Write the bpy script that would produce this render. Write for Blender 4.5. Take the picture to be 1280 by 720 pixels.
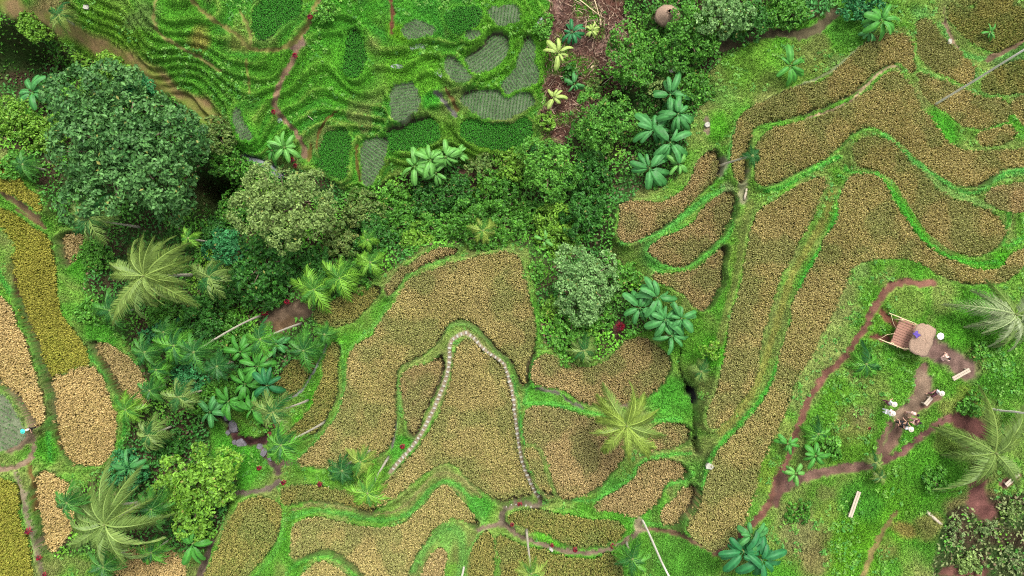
import bpy, math, random
import numpy as np
from mathutils import Vector, Matrix
random.seed(7); RNG = np.random.default_rng(7)
for o in list(bpy.data.objects): bpy.data.objects.remove(o)
SC = bpy.context.scene; COL = SC.collection
R = math.radians
# ------------------------------------------------------------------ camera, world, sun, exposure
HC = 65.0          # height of the drone above the datum
PM = 14.0          # photo pixels (1280 wide) per metre on the datum
cd = bpy.data.cameras.new('camera'); cam = bpy.data.objects.new('camera', cd); COL.objects.link(cam)
cam.location = (0, 0, HC); cam.rotation_euler = (0, 0, 0)
cd.sensor_fit = 'HORIZONTAL'; cd.angle = 2*math.atan(640/PM/HC); cd.clip_start = .5; cd.clip_end = 5000
SC.camera = cam
SUN_EL, SUN_AZ = R(60), R(20)
w = bpy.data.worlds.new('World'); SC.world = w; w.use_nodes = True
nt = w.node_tree; bg = nt.nodes['Background']
sky = nt.nodes.new('ShaderNodeTexSky'); sky.sky_type = 'NISHITA'; sky.sun_disc = False
sky.sun_elevation = SUN_EL; sky.sun_rotation = SUN_AZ; sky.dust_density = 4; sky.air_density = 1
hs = nt.nodes.new('ShaderNodeHueSaturation'); hs.inputs['Saturation'].default_value = .25
nt.links.new(sky.outputs[0], hs.inputs['Color']); nt.links.new(hs.outputs[0], bg.inputs['Color'])
bg.inputs['Strength'].default_value = .15
sd = bpy.data.lights.new('sun', 'SUN'); sun = bpy.data.objects.new('sun', sd); COL.objects.link(sun)
sd.energy = 1.7; sd.angle = R(18); sd.color = (1, .95, .86)
sv = Vector((math.sin(SUN_AZ)*math.cos(SUN_EL), math.cos(SUN_AZ)*math.cos(SUN_EL), math.sin(SUN_EL)))
sun.rotation_euler = sv.to_track_quat('Z', 'Y').to_euler(); sun.location = (0, 0, 40)
SC.view_settings.view_transform = 'Standard'; SC.view_settings.look = 'None'; SC.view_settings.gamma = 1
SC.view_settings.exposure = .98
SC.cycles.use_denoising = False; SC.cycles.pixel_filter_type = 'BLACKMAN_HARRIS'; SC.cycles.filter_width = 1.15; SC.cycles.max_bounces = 5; SC.cycles.diffuse_bounces = 3

# ------------------------------------------------------------------ materials
def mat_attr(name, rough=.75, noise=0, nscale=8, transl=0, spec=.25, bump=0):
    m = bpy.data.materials.new(name); m.use_nodes = True; n = m.node_tree; L = n.links
    b = n.nodes['Principled BSDF']; b.inputs['Roughness'].default_value = rough
    b.inputs['Specular IOR Level'].default_value = spec
    a = n.nodes.new('ShaderNodeAttribute'); a.attribute_name = 'Col'
    src = a.outputs['Color']
    if noise:
        tc = n.nodes.new('ShaderNodeTexCoord'); mp = n.nodes.new('ShaderNodeTexNoise')
        mp.inputs['Scale'].default_value = nscale; mp.inputs['Detail'].default_value = 5; mp.inputs['Roughness'].default_value = .7
        L.new(tc.outputs['Object'], mp.inputs['Vector'])
        mr = n.nodes.new('ShaderNodeMapRange'); mr.inputs['From Min'].default_value = .3; mr.inputs['From Max'].default_value = .7
        mr.inputs['To Min'].default_value = 1-noise; mr.inputs['To Max'].default_value = 1+noise
        L.new(mp.outputs['Fac'], mr.inputs['Value'])
        mx = n.nodes.new('ShaderNodeVectorMath'); mx.operation = 'SCALE'
        L.new(src, mx.inputs[0]); L.new(mr.outputs[0], mx.inputs['Scale']); src = mx.outputs[0]
        if bump:
            bp = n.nodes.new('ShaderNodeBump'); bp.inputs['Strength'].default_value = bump; bp.inputs['Distance'].default_value = .1
            L.new(mp.outputs['Fac'], bp.inputs['Height']); L.new(bp.outputs[0], b.inputs['Normal'])
    L.new(src, b.inputs['Base Color'])
    if transl:
        t = n.nodes.new('ShaderNodeBsdfTranslucent'); L.new(src, t.inputs['Color'])
        ms = n.nodes.new('ShaderNodeMixShader'); ms.inputs[0].default_value = transl
        L.new(b.outputs[0], ms.inputs[1]); L.new(t.outputs[0], ms.inputs[2]); L.new(ms.outputs[0], n.nodes['Material Output'].inputs['Surface'])
    return m
def mat_plain(name, col, rough=.7, noise=.2, nscale=12, stretch=(1, 1, 1), spec=.3, bump=.2):
    m = bpy.data.materials.new(name); m.use_nodes = True; n = m.node_tree; L = n.links
    b = n.nodes['Principled BSDF']; b.inputs['Roughness'].default_value = rough; b.inputs['Specular IOR Level'].default_value = spec
    tc = n.nodes.new('ShaderNodeTexCoord'); mg = n.nodes.new('ShaderNodeMapping'); mg.inputs['Scale'].default_value = stretch
    t = n.nodes.new('ShaderNodeTexNoise'); t.inputs['Scale'].default_value = nscale; t.inputs['Detail'].default_value = 4
    r = n.nodes.new('ShaderNodeValToRGB')
    c = np.array(col); r.color_ramp.elements[0].position = .3; r.color_ramp.elements[1].position = .7
    r.color_ramp.elements[0].color = (*np.clip(c*(1-noise), 0, 1), 1); r.color_ramp.elements[1].color = (*np.clip(c*(1+noise), 0, 1), 1)
    L.new(tc.outputs['Object'], mg.inputs[0]); L.new(mg.outputs[0], t.inputs['Vector']); L.new(t.outputs['Fac'], r.inputs[0]); L.new(r.outputs[0], b.inputs['Base Color'])
    if bump:
        bp = n.nodes.new('ShaderNodeBump'); bp.inputs['Strength'].default_value = bump; bp.inputs['Distance'].default_value = .05
        L.new(t.outputs['Fac'], bp.inputs['Height']); L.new(bp.outputs[0], b.inputs['Normal'])
    return m
M_GROUND = mat_attr('ground_cover', .9, .35, 9, spec=.1, bump=.8)
M_RICE = mat_attr('rice_leaf', .7, spec=.15)
M_LEAF = mat_attr('leaf', .5, transl=.2, spec=.3)
M_FROND = mat_attr('palm_leaf', .5, transl=.15, spec=.3)
M_GRASS = mat_attr('grass_blade', .7, transl=.2, spec=.15)
M_BARK = mat_plain('pale_bark', (.42, .38, .30), .85, .3, 6, (1, 1, 6))
M_TRUNK = mat_plain('brown_bark', (.14, .10, .07), .9, .3, 6, (1, 1, 4))
M_STEM = mat_plain('banana_stem', (.16, .2, .06), .6, .3, 6)
M_POLE = mat_plain('weathered_pole', (.62, .58, .50), .7, .15, 5, (1, 1, 8))
M_STONE = mat_plain('stepping_stone', (.33, .32, .27), .9, .3, 14)
M_ROCK = mat_plain('grey_rock', (.13, .12, .135), .8, .35, 4)
M_PLANK = mat_plain('weathered_plank', (.27, .14, .10), .8, .25, 5, (8, 1, 1))
M_THATCH = mat_plain('dry_thatch', (.30, .205, .145), .9, .5, 9, (1, 7, 1), bump=.6)
M_BAMBOO = mat_plain('bamboo', (.62, .50, .30), .5, .2, 5, (1, 8, 1))
M_LOG = mat_plain('bleached_wood', (.40, .34, .26), .8, .2, 6, (6, 1, 1))
M_SKIN = mat_plain('skin', (.45, .26, .18), .5, .05, 20, bump=0)
M_HAIR = mat_plain('hair', (.015, .012, .012), .5, .2, 30)
M_HAT = mat_plain('straw_hat', (.60, .54, .44), .8, .1, 40)
def cloth(n, c): return mat_plain(n, c, .85, .15, 15)
M_WHITE = cloth('white_cloth', (.78, .78, .80)); M_PINK = cloth('pink_cloth', (.72, .48, .42)); M_BLACK = cloth('black_cloth', (.02, .02, .025))
M_MAROON = cloth('maroon_cloth', (.15, .05, .07)); M_PURPLE = cloth('violet_cloth', (.10, .06, .28)); M_TEAL = cloth('teal_cloth', (.05, .5, .42))
M_WATER = bpy.data.materials.new('paddy_water'); M_WATER.use_nodes = True
_b = M_WATER.node_tree.nodes['Principled BSDF']; _b.inputs['Roughness'].default_value = .08
_t = M_WATER.node_tree.nodes.new('ShaderNodeTexNoise'); _t.inputs['Scale'].default_value = 5
_r = M_WATER.node_tree.nodes.new('ShaderNodeValToRGB'); _r.color_ramp.elements[0].color = (.12, .14, .13, 1); _r.color_ramp.elements[1].color = (.3, .33, .34, 1)
M_WATER.node_tree.links.new(_t.outputs['Fac'], _r.inputs[0]); M_WATER.node_tree.links.new(_r.outputs[0], _b.inputs['Base Color'])

# ------------------------------------------------------------------ mesh helpers
def link_mesh(name, me, mat, parent=None):
    o = bpy.data.objects.new(name, me); COL.objects.link(o)
    if mat is not None and not me.materials: me.materials.append(mat)
    if parent is not None: o.parent = parent
    return o
def np_mesh(name, V, F, C=None, smooth=False):
    V = np.ascontiguousarray(V, np.float32); F = np.ascontiguousarray(F, np.int32); k = F.shape[1]
    me = bpy.data.meshes.new(name); me.vertices.add(len(V)); me.vertices.foreach_set('co', V.ravel())
    me.loops.add(F.size); me.loops.foreach_set('vertex_index', F.ravel())
    me.polygons.add(len(F)); me.polygons.foreach_set('loop_start', np.arange(0, F.size, k, dtype=np.int32))
    me.polygons.foreach_set('use_smooth', np.full(len(F), smooth))
    if C is not None:
        a = me.color_attributes.new('Col', 'FLOAT_COLOR', 'POINT')
        a.data.foreach_set('color', np.concatenate([C, np.ones((len(C), 1))], 1).astype(np.float32).ravel())
    me.update(calc_edges=True)
    return me
def tag(o, label=None, cat=None, group=None, kind=None):
    if label: o['label'] = label
    if cat: o['category'] = cat
    if group: o['group'] = group
    if kind: o['kind'] = kind
    return o
def empty(name, loc):
    o = bpy.data.objects.new(name, None); COL.objects.link(o); o.location = loc; o.empty_display_size = .3; return o
def tube(pts, rad, n=8, caps=True):
    pts = [Vector(p) for p in pts]; V = []; F = []
    for i, p in enumerate(pts):
        t = (pts[min(i+1, len(pts)-1)]-pts[max(i-1, 0)]).normalized()
        a = t.cross(Vector((0, 0, 1)) if abs(t.z) < .9 else Vector((1, 0, 0))).normalized(); b = t.cross(a)
        r = rad[i] if hasattr(rad, '__len__') else rad
        for k in range(n):
            q = 2*math.pi*k/n; V.append(p+(a*math.cos(q)+b*math.sin(q))*r)
    for i in range(len(pts)-1):
        for k in range(n):
            F.append((i*n+k, i*n+(k+1) % n, (i+1)*n+(k+1) % n, (i+1)*n+k))
    if caps: F.append(tuple(range(n))[::-1]); F.append(tuple(range((len(pts)-1)*n, len(pts)*n)))
    return V, F
def py_mesh(name, VF, smooth=True):
    me = bpy.data.meshes.new(name); me.from_pydata([tuple(v) for v in VF[0]], [], VF[1]); me.update()
    if smooth: me.polygons.foreach_set('use_smooth', [True]*len(me.polygons))
    return me
def joinVF(*parts):
    V, F = [], []
    for v, f in parts:
        o = len(V); V += list(v); F += [tuple(i+o for i in q) for q in f]
    return V, F
def box(c, s, rz=0, rx=0, bevel=0):
    import bmesh
    bm = bmesh.new(); bmesh.ops.create_cube(bm, size=1)
    bmesh.ops.scale(bm, vec=s, verts=bm.verts)
    if bevel: bmesh.ops.bevel(bm, geom=bm.edges[:], offset=bevel, segments=2, affect='EDGES')
    m = Matrix.Translation(c) @ Matrix.Rotation(rz, 4, 'Z') @ Matrix.Rotation(rx, 4, 'X')
    bm.transform(m); bm.verts.index_update()
    r = [v.co.copy() for v in bm.verts], [tuple(v.index for v in f.verts) for f in bm.faces]; bm.free(); return r
# ------------------------------------------------------------------ smooth noise on demand
def vnoise(x, y, s, seed=0):
    r = np.random.default_rng(seed); T = r.random((256, 256)); x = x/s+100.3; y = y/s+57.7
    xi = np.floor(x).astype(int); yi = np.floor(y).astype(int); fx = x-xi; fy = y-yi
    fx = fx*fx*(3-2*fx); fy = fy*fy*(3-2*fy); g = lambda a, b: T[a % 256, b % 256]
    return (g(xi, yi)*(1-fx)+g(xi+1, yi)*fx)*(1-fy)+(g(xi, yi+1)*(1-fx)+g(xi+1, yi+1)*fx)*fy
def fbm(x, y, s, seed=0): return (vnoise(x, y, s, seed)+.5*vnoise(x, y, s/2, seed+1)+.25*vnoise(x, y, s/4, seed+2))/1.75
def inpoly(U, V, P):
    c = np.zeros(U.shape, bool); n = len(P); j = n-1
    for i in range(n):
        xi, yi = P[i]; xj, yj = P[j]
        if yi != yj: c ^= ((yi > V) != (yj > V)) & (U < (xj-xi)*(V-yi)/(yj-yi)+xi)
        j = i
    return c
def segdist(U, V, P):
    d = np.full(U.shape, 1e9)
    for (x0, y0), (x1, y1) in zip(P[:-1], P[1:]):
        dx, dy = x1-x0, y1-y0; t = np.clip(((U-x0)*dx+(V-y0)*dy)/(dx*dx+dy*dy+1e-9), 0, 1)
        d = np.minimum(d, np.hypot(U-x0-t*dx, V-y0-t*dy))
    return d
def smoothP(P, closed=True, it=1):
    P = [tuple(map(float, p)) for p in P]
    for _ in range(it):
        Q = []; n = len(P)
        for i in range(n if closed else n-1):
            a, b = P[i], P[(i+1) % n]; Q += [(a[0]*.75+b[0]*.25, a[1]*.75+b[1]*.25), (a[0]*.25+b[0]*.75, a[1]*.25+b[1]*.75)]
        if not closed: Q = [P[0]]+Q+[P[-1]]
        P = Q
    return P

# ------------------------------------------------------------------ the map of the paddies: (level m, crop kind, label, outline)
PAD = [
 (2.6, 'gold', 'ripe rice in the long topmost band above the bare pale footpath', [(922,150),(940,133),(962,125),(985,115),(1010,108),(1035,98),(1055,82),(1075,62),(1095,48),(1118,44),(1136,50),(1140,75),(1142,92),(1132,92),(1124,80),(1112,82),(1098,90),(1082,103),(1062,120),(1040,131),(1010,143),(985,149),(960,151),(940,157),(932,172),(930,200),(930,225),(920,228),(914,205),(916,175)]),
 (2.8, 'gold', 'ripe rice in the slim strip crossed by the foot of the long pole', [(1145,92),(1158,98),(1180,105),(1200,115),(1225,125),(1256,123),(1259,152),(1235,157),(1210,160),(1192,152),(1178,137),(1165,128),(1152,118),(1146,106)]),
 (2.9, 'gold', 'small square of ripe rice at the edge beside the strip with the pole', [(1263,122),(1310,122),(1310,158),(1290,160),(1267,152)]),
 (3.4, 'gold', 'ripe rice in the wide band peaking at the bare pale footpath', [(945,178),(960,163),(985,157),(1010,152),(1040,143),(1062,133),(1085,112),(1102,95),(1118,90),(1127,97),(1135,108),(1145,130),(1160,152),(1175,172),(1190,185),(1215,191),(1245,191),(1310,187),(1310,206),(1262,208),(1245,213),(1228,228),(1215,235),(1195,233),(1175,222),(1155,206),(1135,190),(1118,178),(1102,164),(1085,158),(1066,165),(1052,178),(1040,190),(1015,203),(990,218),(965,230),(948,232),(943,205)]),
 (4.2, 'gold', 'ripe rice in the thick tongue ringed by the bright green curved bund', [(1070,180),(1085,172),(1103,175),(1120,187),(1140,207),(1160,229),(1180,245),(1205,252),(1225,262),(1245,275),(1255,290),(1248,303),(1232,315),(1212,319),(1190,314),(1170,303),(1152,285),(1137,262),(1124,240),(1112,224),(1095,216),(1078,212),(1064,208),(1063,190)]),
 (4.4, 'pink', 'reddish ripe rice in the small plot beyond the thick tongue', [(1232,240),(1250,232),(1310,226),(1310,262),(1262,264),(1245,262),(1230,252)]),
 (4.5, 'gold', 'ripe rice in the curved strip left of the tall narrow green bund', [(1028,222),(1029,235),(1020,255),(1008,280),(996,300),(983,322),(973,345),(966,365),(958,390),(953,415),(946,450),(938,480),(925,500),(905,525),(890,538),(882,530),(890,505),(898,480),(905,455),(908,425),(915,400),(925,370),(930,340),(935,315),(938,285),(945,265),(960,255),(985,243),(1010,228)]),
 (5.0, 'gold', 'ripe rice in the longest band sweeping down beside the grassy hill', [(1060,222),(1080,220),(1098,228),(1112,247),(1128,275),(1146,298),(1166,318),(1190,332),(1225,340),(1252,338),(1262,318),(1310,300),(1310,312),(1272,335),(1252,352),(1222,354),(1190,350),(1165,338),(1140,322),(1110,318),(1085,321),(1062,333),(1050,353),(1042,375),(1032,400),(1020,430),(1005,455),(990,480),(982,505),(972,530),(962,550),(950,580),(940,610),(935,635),(925,658),(912,675),(895,688),(882,684),(868,672),(860,657),(870,640),(881,615),(887,590),(895,565),(912,549),(932,533),(948,512),(961,490),(970,465),(978,440),(985,415),(991,385),(998,360),(1011,338),(1025,312),(1041,285),(1050,260),(1054,235)]),
 (1.8, 'dull', 'dark ripe rice in the rounded plot at the top corner', [(1182,12),(1190,38),(1210,52),(1230,64),(1245,67),(1262,58),(1282,45),(1310,30),(1310,10),(1268,14),(1262,-2),(1250,-30),(1226,-30),(1226,4),(1215,13),(1200,12),(1190,2)]),
 (1.4, 'dull', 'tiny round patch of dark rice at the top edge', [(1193,-20),(1222,-20),(1224,4),(1212,11),(1200,9),(1193,0)]),
 (2.2, 'gold', 'ripe rice in the leaf shaped plot above the slim strip with the pole', [(1145,28),(1158,26),(1168,40),(1180,55),(1198,70),(1212,80),(1216,98),(1205,108),(1190,101),(1170,91),(1153,80),(1144,65)]),
 (2.5, 'dull', 'greenish ripe rice in the plot under the long leaning pole', [(1225,100),(1245,88),(1265,80),(1310,76),(1310,117),(1250,118),(1225,115)]),
 (3.0, 'gold', 'little oval of ripe rice below the slim strip with the pole', [(1215,172),(1235,163),(1262,160),(1268,170),(1250,181),(1225,184)]),
 (1.5, 'pink', 'reddish rice in the comma shaped plot beside the banana clump', [(885,190),(893,188),(897,205),(895,222),(880,235),(865,250),(850,265),(832,280),(812,293),(785,303),(775,298),(777,270),(780,253),(810,255),(835,250),(855,238),(865,222),(872,203)]),
 (2.2, 'pink', 'reddish rice in the slanting plot left of the grassy footpath', [(912,240),(917,243),(915,260),(908,280),(895,300),(880,315),(860,328),(845,332),(828,328),(812,318),(815,308),(830,298),(850,290),(868,277),(880,260),(895,247)]),
 (2.7, 'pink', 'reddish rice in the tapering plot above the lower banana clump', [(906,305),(905,325),(900,350),(890,375),(880,390),(860,380),(850,364),(830,352),(815,347),(818,341),(845,344),(870,339),(890,323)]),
 (1.0, 'pink', 'reddish rice in the curved plot below the round grey tree', [(672,445),(685,440),(700,450),(720,458),(740,460),(760,452),(775,435),(785,425),(800,422),(820,432),(838,445),(835,465),(822,485),(805,495),(780,500),(760,508),(735,505),(715,495),(700,487),(680,483),(665,475),(664,460)]),
 (2.0, 'pink', 'reddish rice in the pear shaped plot under the yellow coconut palm', [(658,515),(672,508),(700,515),(740,520),(770,530),(790,545),(780,565),(778,575),(765,585),(750,603),(735,616),(715,622),(700,620),(693,608),(690,590),(688,570),(681,560),(668,551),(657,552)]),
 (2.0, 'gold', 'sliver of ripe rice between the stepping stones and the pear shaped plot', [(658,562),(670,562),(677,575),(680,595),(685,613),(690,622),(680,618),(671,600),(664,585),(658,572)]),
 (2.5, 'pink', 'short bar of reddish rice beside the narrow dark ditch', [(815,535),(840,530),(862,532),(862,552),(845,557),(820,560),(805,562),(803,550)]),
 (2.8, 'pink', 'reddish rice in the slanting plot below the yellow coconut palm', [(800,580),(820,573),(845,575),(858,588),(850,597),(835,600),(825,618),(815,628),(802,640),(788,645),(775,638),(755,633),(745,635),(743,628),(765,617),(785,605),(798,592)]),
 (3.3, 'pink', 'narrow finger of reddish rice beside the path fork at the bottom', [(868,603),(872,612),(865,628),(855,645),(840,655),(826,652),(825,640),(838,628),(852,612)]),
 (3.0, 'dull', 'greenish rice in the lens shaped plot above the winding dirt path', [(640,642),(665,639),(700,645),(740,650),(770,652),(780,662),(772,672),(750,680),(720,683),(700,675),(680,665),(655,660),(636,652)]),
 (3.6, 'dull', 'greenish rice filling the bottom edge below the winding dirt path', [(625,668),(650,680),(690,692),(715,697),(745,698),(768,692),(776,705),(780,760),(628,760),(630,700),(622,690),(620,672)]),
 (3.4, 'dull', 'greenish rice in the narrow wedge beside the grassy knob', [(598,672),(610,664),(616,675),(618,700),(616,760),(590,760),(590,700)]),
 (0.0, 'gold', 'ripe rice in the largest plot wrapped round the stepping stone loop', [(600,319),(628,316),(650,320),(656,340),(662,375),(670,400),(668,430),(663,455),(658,480),(650,480),(645,462),(636,448),(620,434),(602,414),(590,402),(572,398),(558,407),(548,424),(530,439),(505,451),(496,461),(494,485),(493,515),(489,545),(485,562),(465,572),(440,580),(410,582),(380,580),(374,574),(387,562),(404,545),(420,525),(432,500),(436,470),(436,446),(448,430),(464,420),(480,402),(494,380),(507,358),(527,345),(552,337),(580,326)]),
 (.6, 'pink', 'small kite of reddish rice left of the stepping stone loop', [(548,447),(555,440),(557,460),(549,480),(539,500),(531,520),(522,540),(512,545),(508,520),(503,490),(502,470),(515,460),(535,455)]),
 (1.2, 'gold', 'ripe rice enclosed by the loop of stepping stones', [(577,426),(585,423),(600,436),(616,450),(629,460),(634,475),(641,500),(645,530),(648,560),(654,580),(663,600),(667,618),(650,622),(630,625),(620,622),(600,608),(585,595),(572,580),(560,575),(545,580),(528,590),(510,605),(492,620),(478,632),(470,630),(475,612),(492,592),(508,577),(524,560),(540,540),(553,515),(561,490),(567,465),(571,440)]),
 (1.0, 'dull', 'dark green rice in the thin strip behind the row of kerb stones', [(352,612),(370,607),(400,608),(430,612),(460,620),(470,628),(465,638),(445,632),(420,625),(395,623),(370,628),(358,633),(350,622)]),
 (2.2, 'gold', 'ripe rice in the wave shaped band along the bottom', [(368,655),(390,647),(420,652),(450,658),(480,662),(505,656),(522,642),(535,624),(548,610),(560,609),(573,620),(588,638),(600,650),(596,657),(578,646),(560,646),(542,658),(528,678),(516,700),(508,720),(500,760),(450,760),(462,722),(445,706),(428,692),(410,683),(385,690),(367,700),(366,680)]),
 (3.1, 'gold', 'cap of ripe rice on the small green arc at the bottom edge', [(368,760),(372,722),(385,708),(402,701),(420,708),(435,722),(445,760)]),
 (3.1, 'pink', 'little column of reddish rice on the grassy knob at the bottom', [(522,760),(528,722),(535,700),(545,687),(556,687),(557,700),(552,722),(548,760)]),
 (1.0, 'dull', 'ripe rice in the plot right of the bright leafy tree at the bottom', [(300,628),(320,623),(345,625),(353,640),(350,660),(342,680),(330,695),(318,708),(304,722),(290,760),(250,760),(258,722),(267,700),(280,670),(291,645)]),
 (-1., 'dull', 'greenish rice in the slim curved strip left of the largest plot', [(418,427),(427,432),(423,460),(421,490),(413,513),(402,533),(385,545),(362,545),(360,538),(377,525),(394,505),(404,480),(407,455),(411,438)]),
 (-2., 'dull', 'dark rice in the small plot behind the grey stone edging', [(367,450),(385,448),(395,452),(390,465),(382,478),(370,490),(355,497),(345,493),(343,480),(352,465)]),
 (-1.5, 'dull', 'dull ripe rice in the plot beside the dirt yard', [(398,385),(425,375),(450,365),(465,358),(476,356),(472,371),(460,386),(444,400),(425,409),(402,407),(394,398)]),
 (-.7, 'pink', 'reddish rice in the thin arc above the largest plot', [(480,360),(490,345),(510,330),(530,318),(555,311),(575,315),(560,321),(540,326),(515,338),(498,352),(485,372)]),
 (.4, 'yellow', 'yellow green rice in the wedge above the brown footpath on the left', [(-40,170),(0,200),(15,210),(35,235),(52,250),(53,266),(37,254),(17,242),(-40,222)]),
 (-.5, 'yellow', 'yellow green rice in the long band on the left', [(-40,240),(0,262),(20,268),(45,285),(64,298),(69,320),(69,345),(71,375),(81,400),(98,420),(110,440),(114,454),(95,461),(64,470),(56,450),(45,420),(37,400),(30,380),(24,365),(22,335),(23,304),(12,290),(0,280),(-40,264)]),
 (-.5, 'tan', 'pale tan rice in the lower end of the long left band', [(116,456),(130,475),(142,500),(149,525),(144,555),(130,578),(110,582),(90,574),(76,550),(72,515),(67,490),(65,471),(96,463)]),
 (.6, 'tan', 'pale tan rice between the left edge and the long green bund', [(-40,330),(0,372),(12,385),(25,410),(35,440),(45,470),(55,500),(58,530),(50,535),(42,520),(28,500),(10,480),(-40,455)]),
 (-1.5, 'pink', 'dull rice in the narrow strip right of the long green bund on the left', [(116,426),(128,428),(150,436),(168,452),(184,475),(190,505),(172,512),(160,497),(146,470),(130,447)]),
 (-1.7, 'pink', 'small sunken plot of rusty rice under the leaning palm', [(80,292),(103,290),(105,310),(92,332),(81,330)]),
 (2.0, 'yellow', 'bright yellow rice in the bottom left corner plot', [(-40,600),(0,600),(16,600),(23,620),(26,650),(36,680),(43,722),(48,760),(-40,760)]),
 (.8, 'tan', 'tan rice in the small plot above the big olive palm', [(47,592),(62,588),(84,600),(96,622),(94,655),(75,680),(58,690),(52,640)]),
 (1.6, 'plot', 'freshly planted grey green plot at the left edge', [(-40,460),(0,488),(15,505),(30,530),(34,548),(18,560),(-40,570)]),
 (-.3, 'tan', 'tan rice between the little palms at the bottom left', [(150,690),(175,682),(225,690),(235,722),(240,760),(145,760)]),
 # young rice and wet plots of the upper valley side
 (0., 'grey', 'grey wet plot shaped like a half moon near the top centre', [(609,12),(625,8),(641,5),(650,12),(645,28),(625,33),(612,30)]),
 (-1., 'grey', 'grey wet plot with two horns in the upper terraces', [(610,46),(625,44),(635,48),(633,65),(624,80),(610,90),(592,90),(582,75),(590,68),(602,62)]),
 (-.8, 'grey', 'grey leaf shaped plot left of the plot with two horns', [(556,70),(572,75),(585,88),(592,100),(575,102),(562,95)]),
 (-1.6, 'grey', 'tall grey wet plot beside the brown slope', [(638,100),(648,78),(652,62),(655,44),(662,44),(668,60),(671,85),(668,105),(655,112),(630,113),(628,108)]),
 (-2.0, 'grey', 'grey green plot below the tall grey wet plot', [(576,118),(600,114),(625,115),(650,120),(667,120),(668,138),(640,145),(605,145),(582,138)]),
 (-2.5, 'young', 'broad green plot above the pale banana clump', [(576,149),(600,153),(640,155),(665,152),(664,170),(650,184),(620,187),(590,181),(575,168)]),
 (-1.2, 'grey', 'grey plot with planting rows in the middle of the upper terraces', [(495,108),(505,106),(518,112),(527,125),(525,140),(510,150),(492,152),(491,130)]),
 (-3., 'grey', 'grey green plot beside the red brown gully', [(455,180),(465,170),(484,172),(489,185),(478,205),(465,225),(455,236),(451,215)]),
 (-2.5, 'young', 'green plot above the pale banana clump on its left', [(482,168),(500,157),(528,148),(545,158),(548,172),(530,180),(505,192),(490,190)]),
 (-2.5, 'young', 'rounded dark green plot left of the red brown gully', [(397,190),(403,172),(415,162),(432,158),(440,172),(434,195),(428,225),(412,215),(400,205)]),
 (.5, 'young', 'green plot at the top edge left of the grey half moon', [(556,14),(575,8),(600,8),(600,25),(592,38),(570,42),(558,32)]),
 (.3, 'grey', 'little grey green arc plot near the thin red soil streak', [(502,32),(515,24),(530,26),(545,38),(535,46),(515,45),(503,42)]),
 (.2, 'grey', 'tiny grey round plot between the green banks', [(582,43),(590,39),(598,42),(597,48),(586,49)]),
 (1.5, 'young', 'darkest green plot inside the U shaped crest path', [(322,8),(340,-2),(377,-4),(372,15),(360,28),(345,40),(333,50),(322,48),(318,30)]),
 (-1.2, 'grey', 'wet green plot by the curved stone channel', [(288,142),(299,132),(304,150),(318,168),(312,176),(300,166)]),
 (-.2, 'young', 'narrow green strip plot near the dark gully head', [(440,38),(452,42),(456,70),(448,92),(436,95),(430,84),(434,60)]),
]
CROP = {  # tip colour, second tip colour, foot colour, height, spacing, tip spread, floor colour
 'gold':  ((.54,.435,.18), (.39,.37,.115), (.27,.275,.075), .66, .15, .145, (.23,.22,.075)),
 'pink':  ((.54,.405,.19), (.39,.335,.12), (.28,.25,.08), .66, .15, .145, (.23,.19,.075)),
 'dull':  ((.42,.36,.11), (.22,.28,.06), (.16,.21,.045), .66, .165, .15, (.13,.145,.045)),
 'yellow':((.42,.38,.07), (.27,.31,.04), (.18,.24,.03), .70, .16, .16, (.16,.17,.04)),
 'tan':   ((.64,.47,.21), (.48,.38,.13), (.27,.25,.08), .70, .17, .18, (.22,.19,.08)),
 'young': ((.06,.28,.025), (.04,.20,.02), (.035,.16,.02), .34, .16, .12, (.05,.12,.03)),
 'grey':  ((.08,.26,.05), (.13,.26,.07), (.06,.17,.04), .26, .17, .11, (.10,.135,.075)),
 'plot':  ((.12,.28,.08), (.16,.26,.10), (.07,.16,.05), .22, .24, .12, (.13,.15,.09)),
}
# ------------------------------------------------------------------ terrain height
NX, NY, ST = 1000, 640, .12
xs = (np.arange(NX)-NX/2+.5)*ST; ys = (np.arange(NY)-NY/2+.5)*ST
X, Y = np.meshgrid(xs, ys, indexing='ij')
def to_px(x, y, z): k = PM*HC/(HC-z); return 640+x*k, 360-y*k
WJ = [(vnoise(X, Y, 1.7, q)-.5)*5+(vnoise(X, Y, .5, q+5)-.5)*2.6 for q in (201, 202)]
Z = np.zeros((NX, NY)); K = np.zeros((NX, NY)); PID = np.full((NX, NY), -1)
for i, (z, kind, lab, P) in enumerate(PAD):
    P = smoothP(P); U, V = to_px(X, Y, z); m = inpoly(U+WJ[0]*(1.6 if kind in ('grey', 'young') else 1), V+WJ[1]*(1.6 if kind in ('grey', 'young') else 1), P); Z[m] = z; K[m] = 1; PID[m] = i
STONE_PATH = [[(583,416),(575,418),(566,424),(562,432),(562,445),(561,458),(559,468),(555,480),(549,495),(543,510),(537,522),(530,536),(522,549),(514,560),(505,570),(496,580),(488,590)], [(583,416),(592,422),(600,432),(610,441),(620,447),(630,455),(635,470),(639,485),(642,500),(643,515),(645,530),(647,545),(649,560),(652,575),(657,590),(663,603),(668,614),(674,621)]]
_U, _V = to_px(X, Y, 1.35)
for P in STONE_PATH: m = segdist(_U, _V, P) < 3.0; Z[m] = 1.45; K[m] = 1; PID[m] = -1
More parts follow.
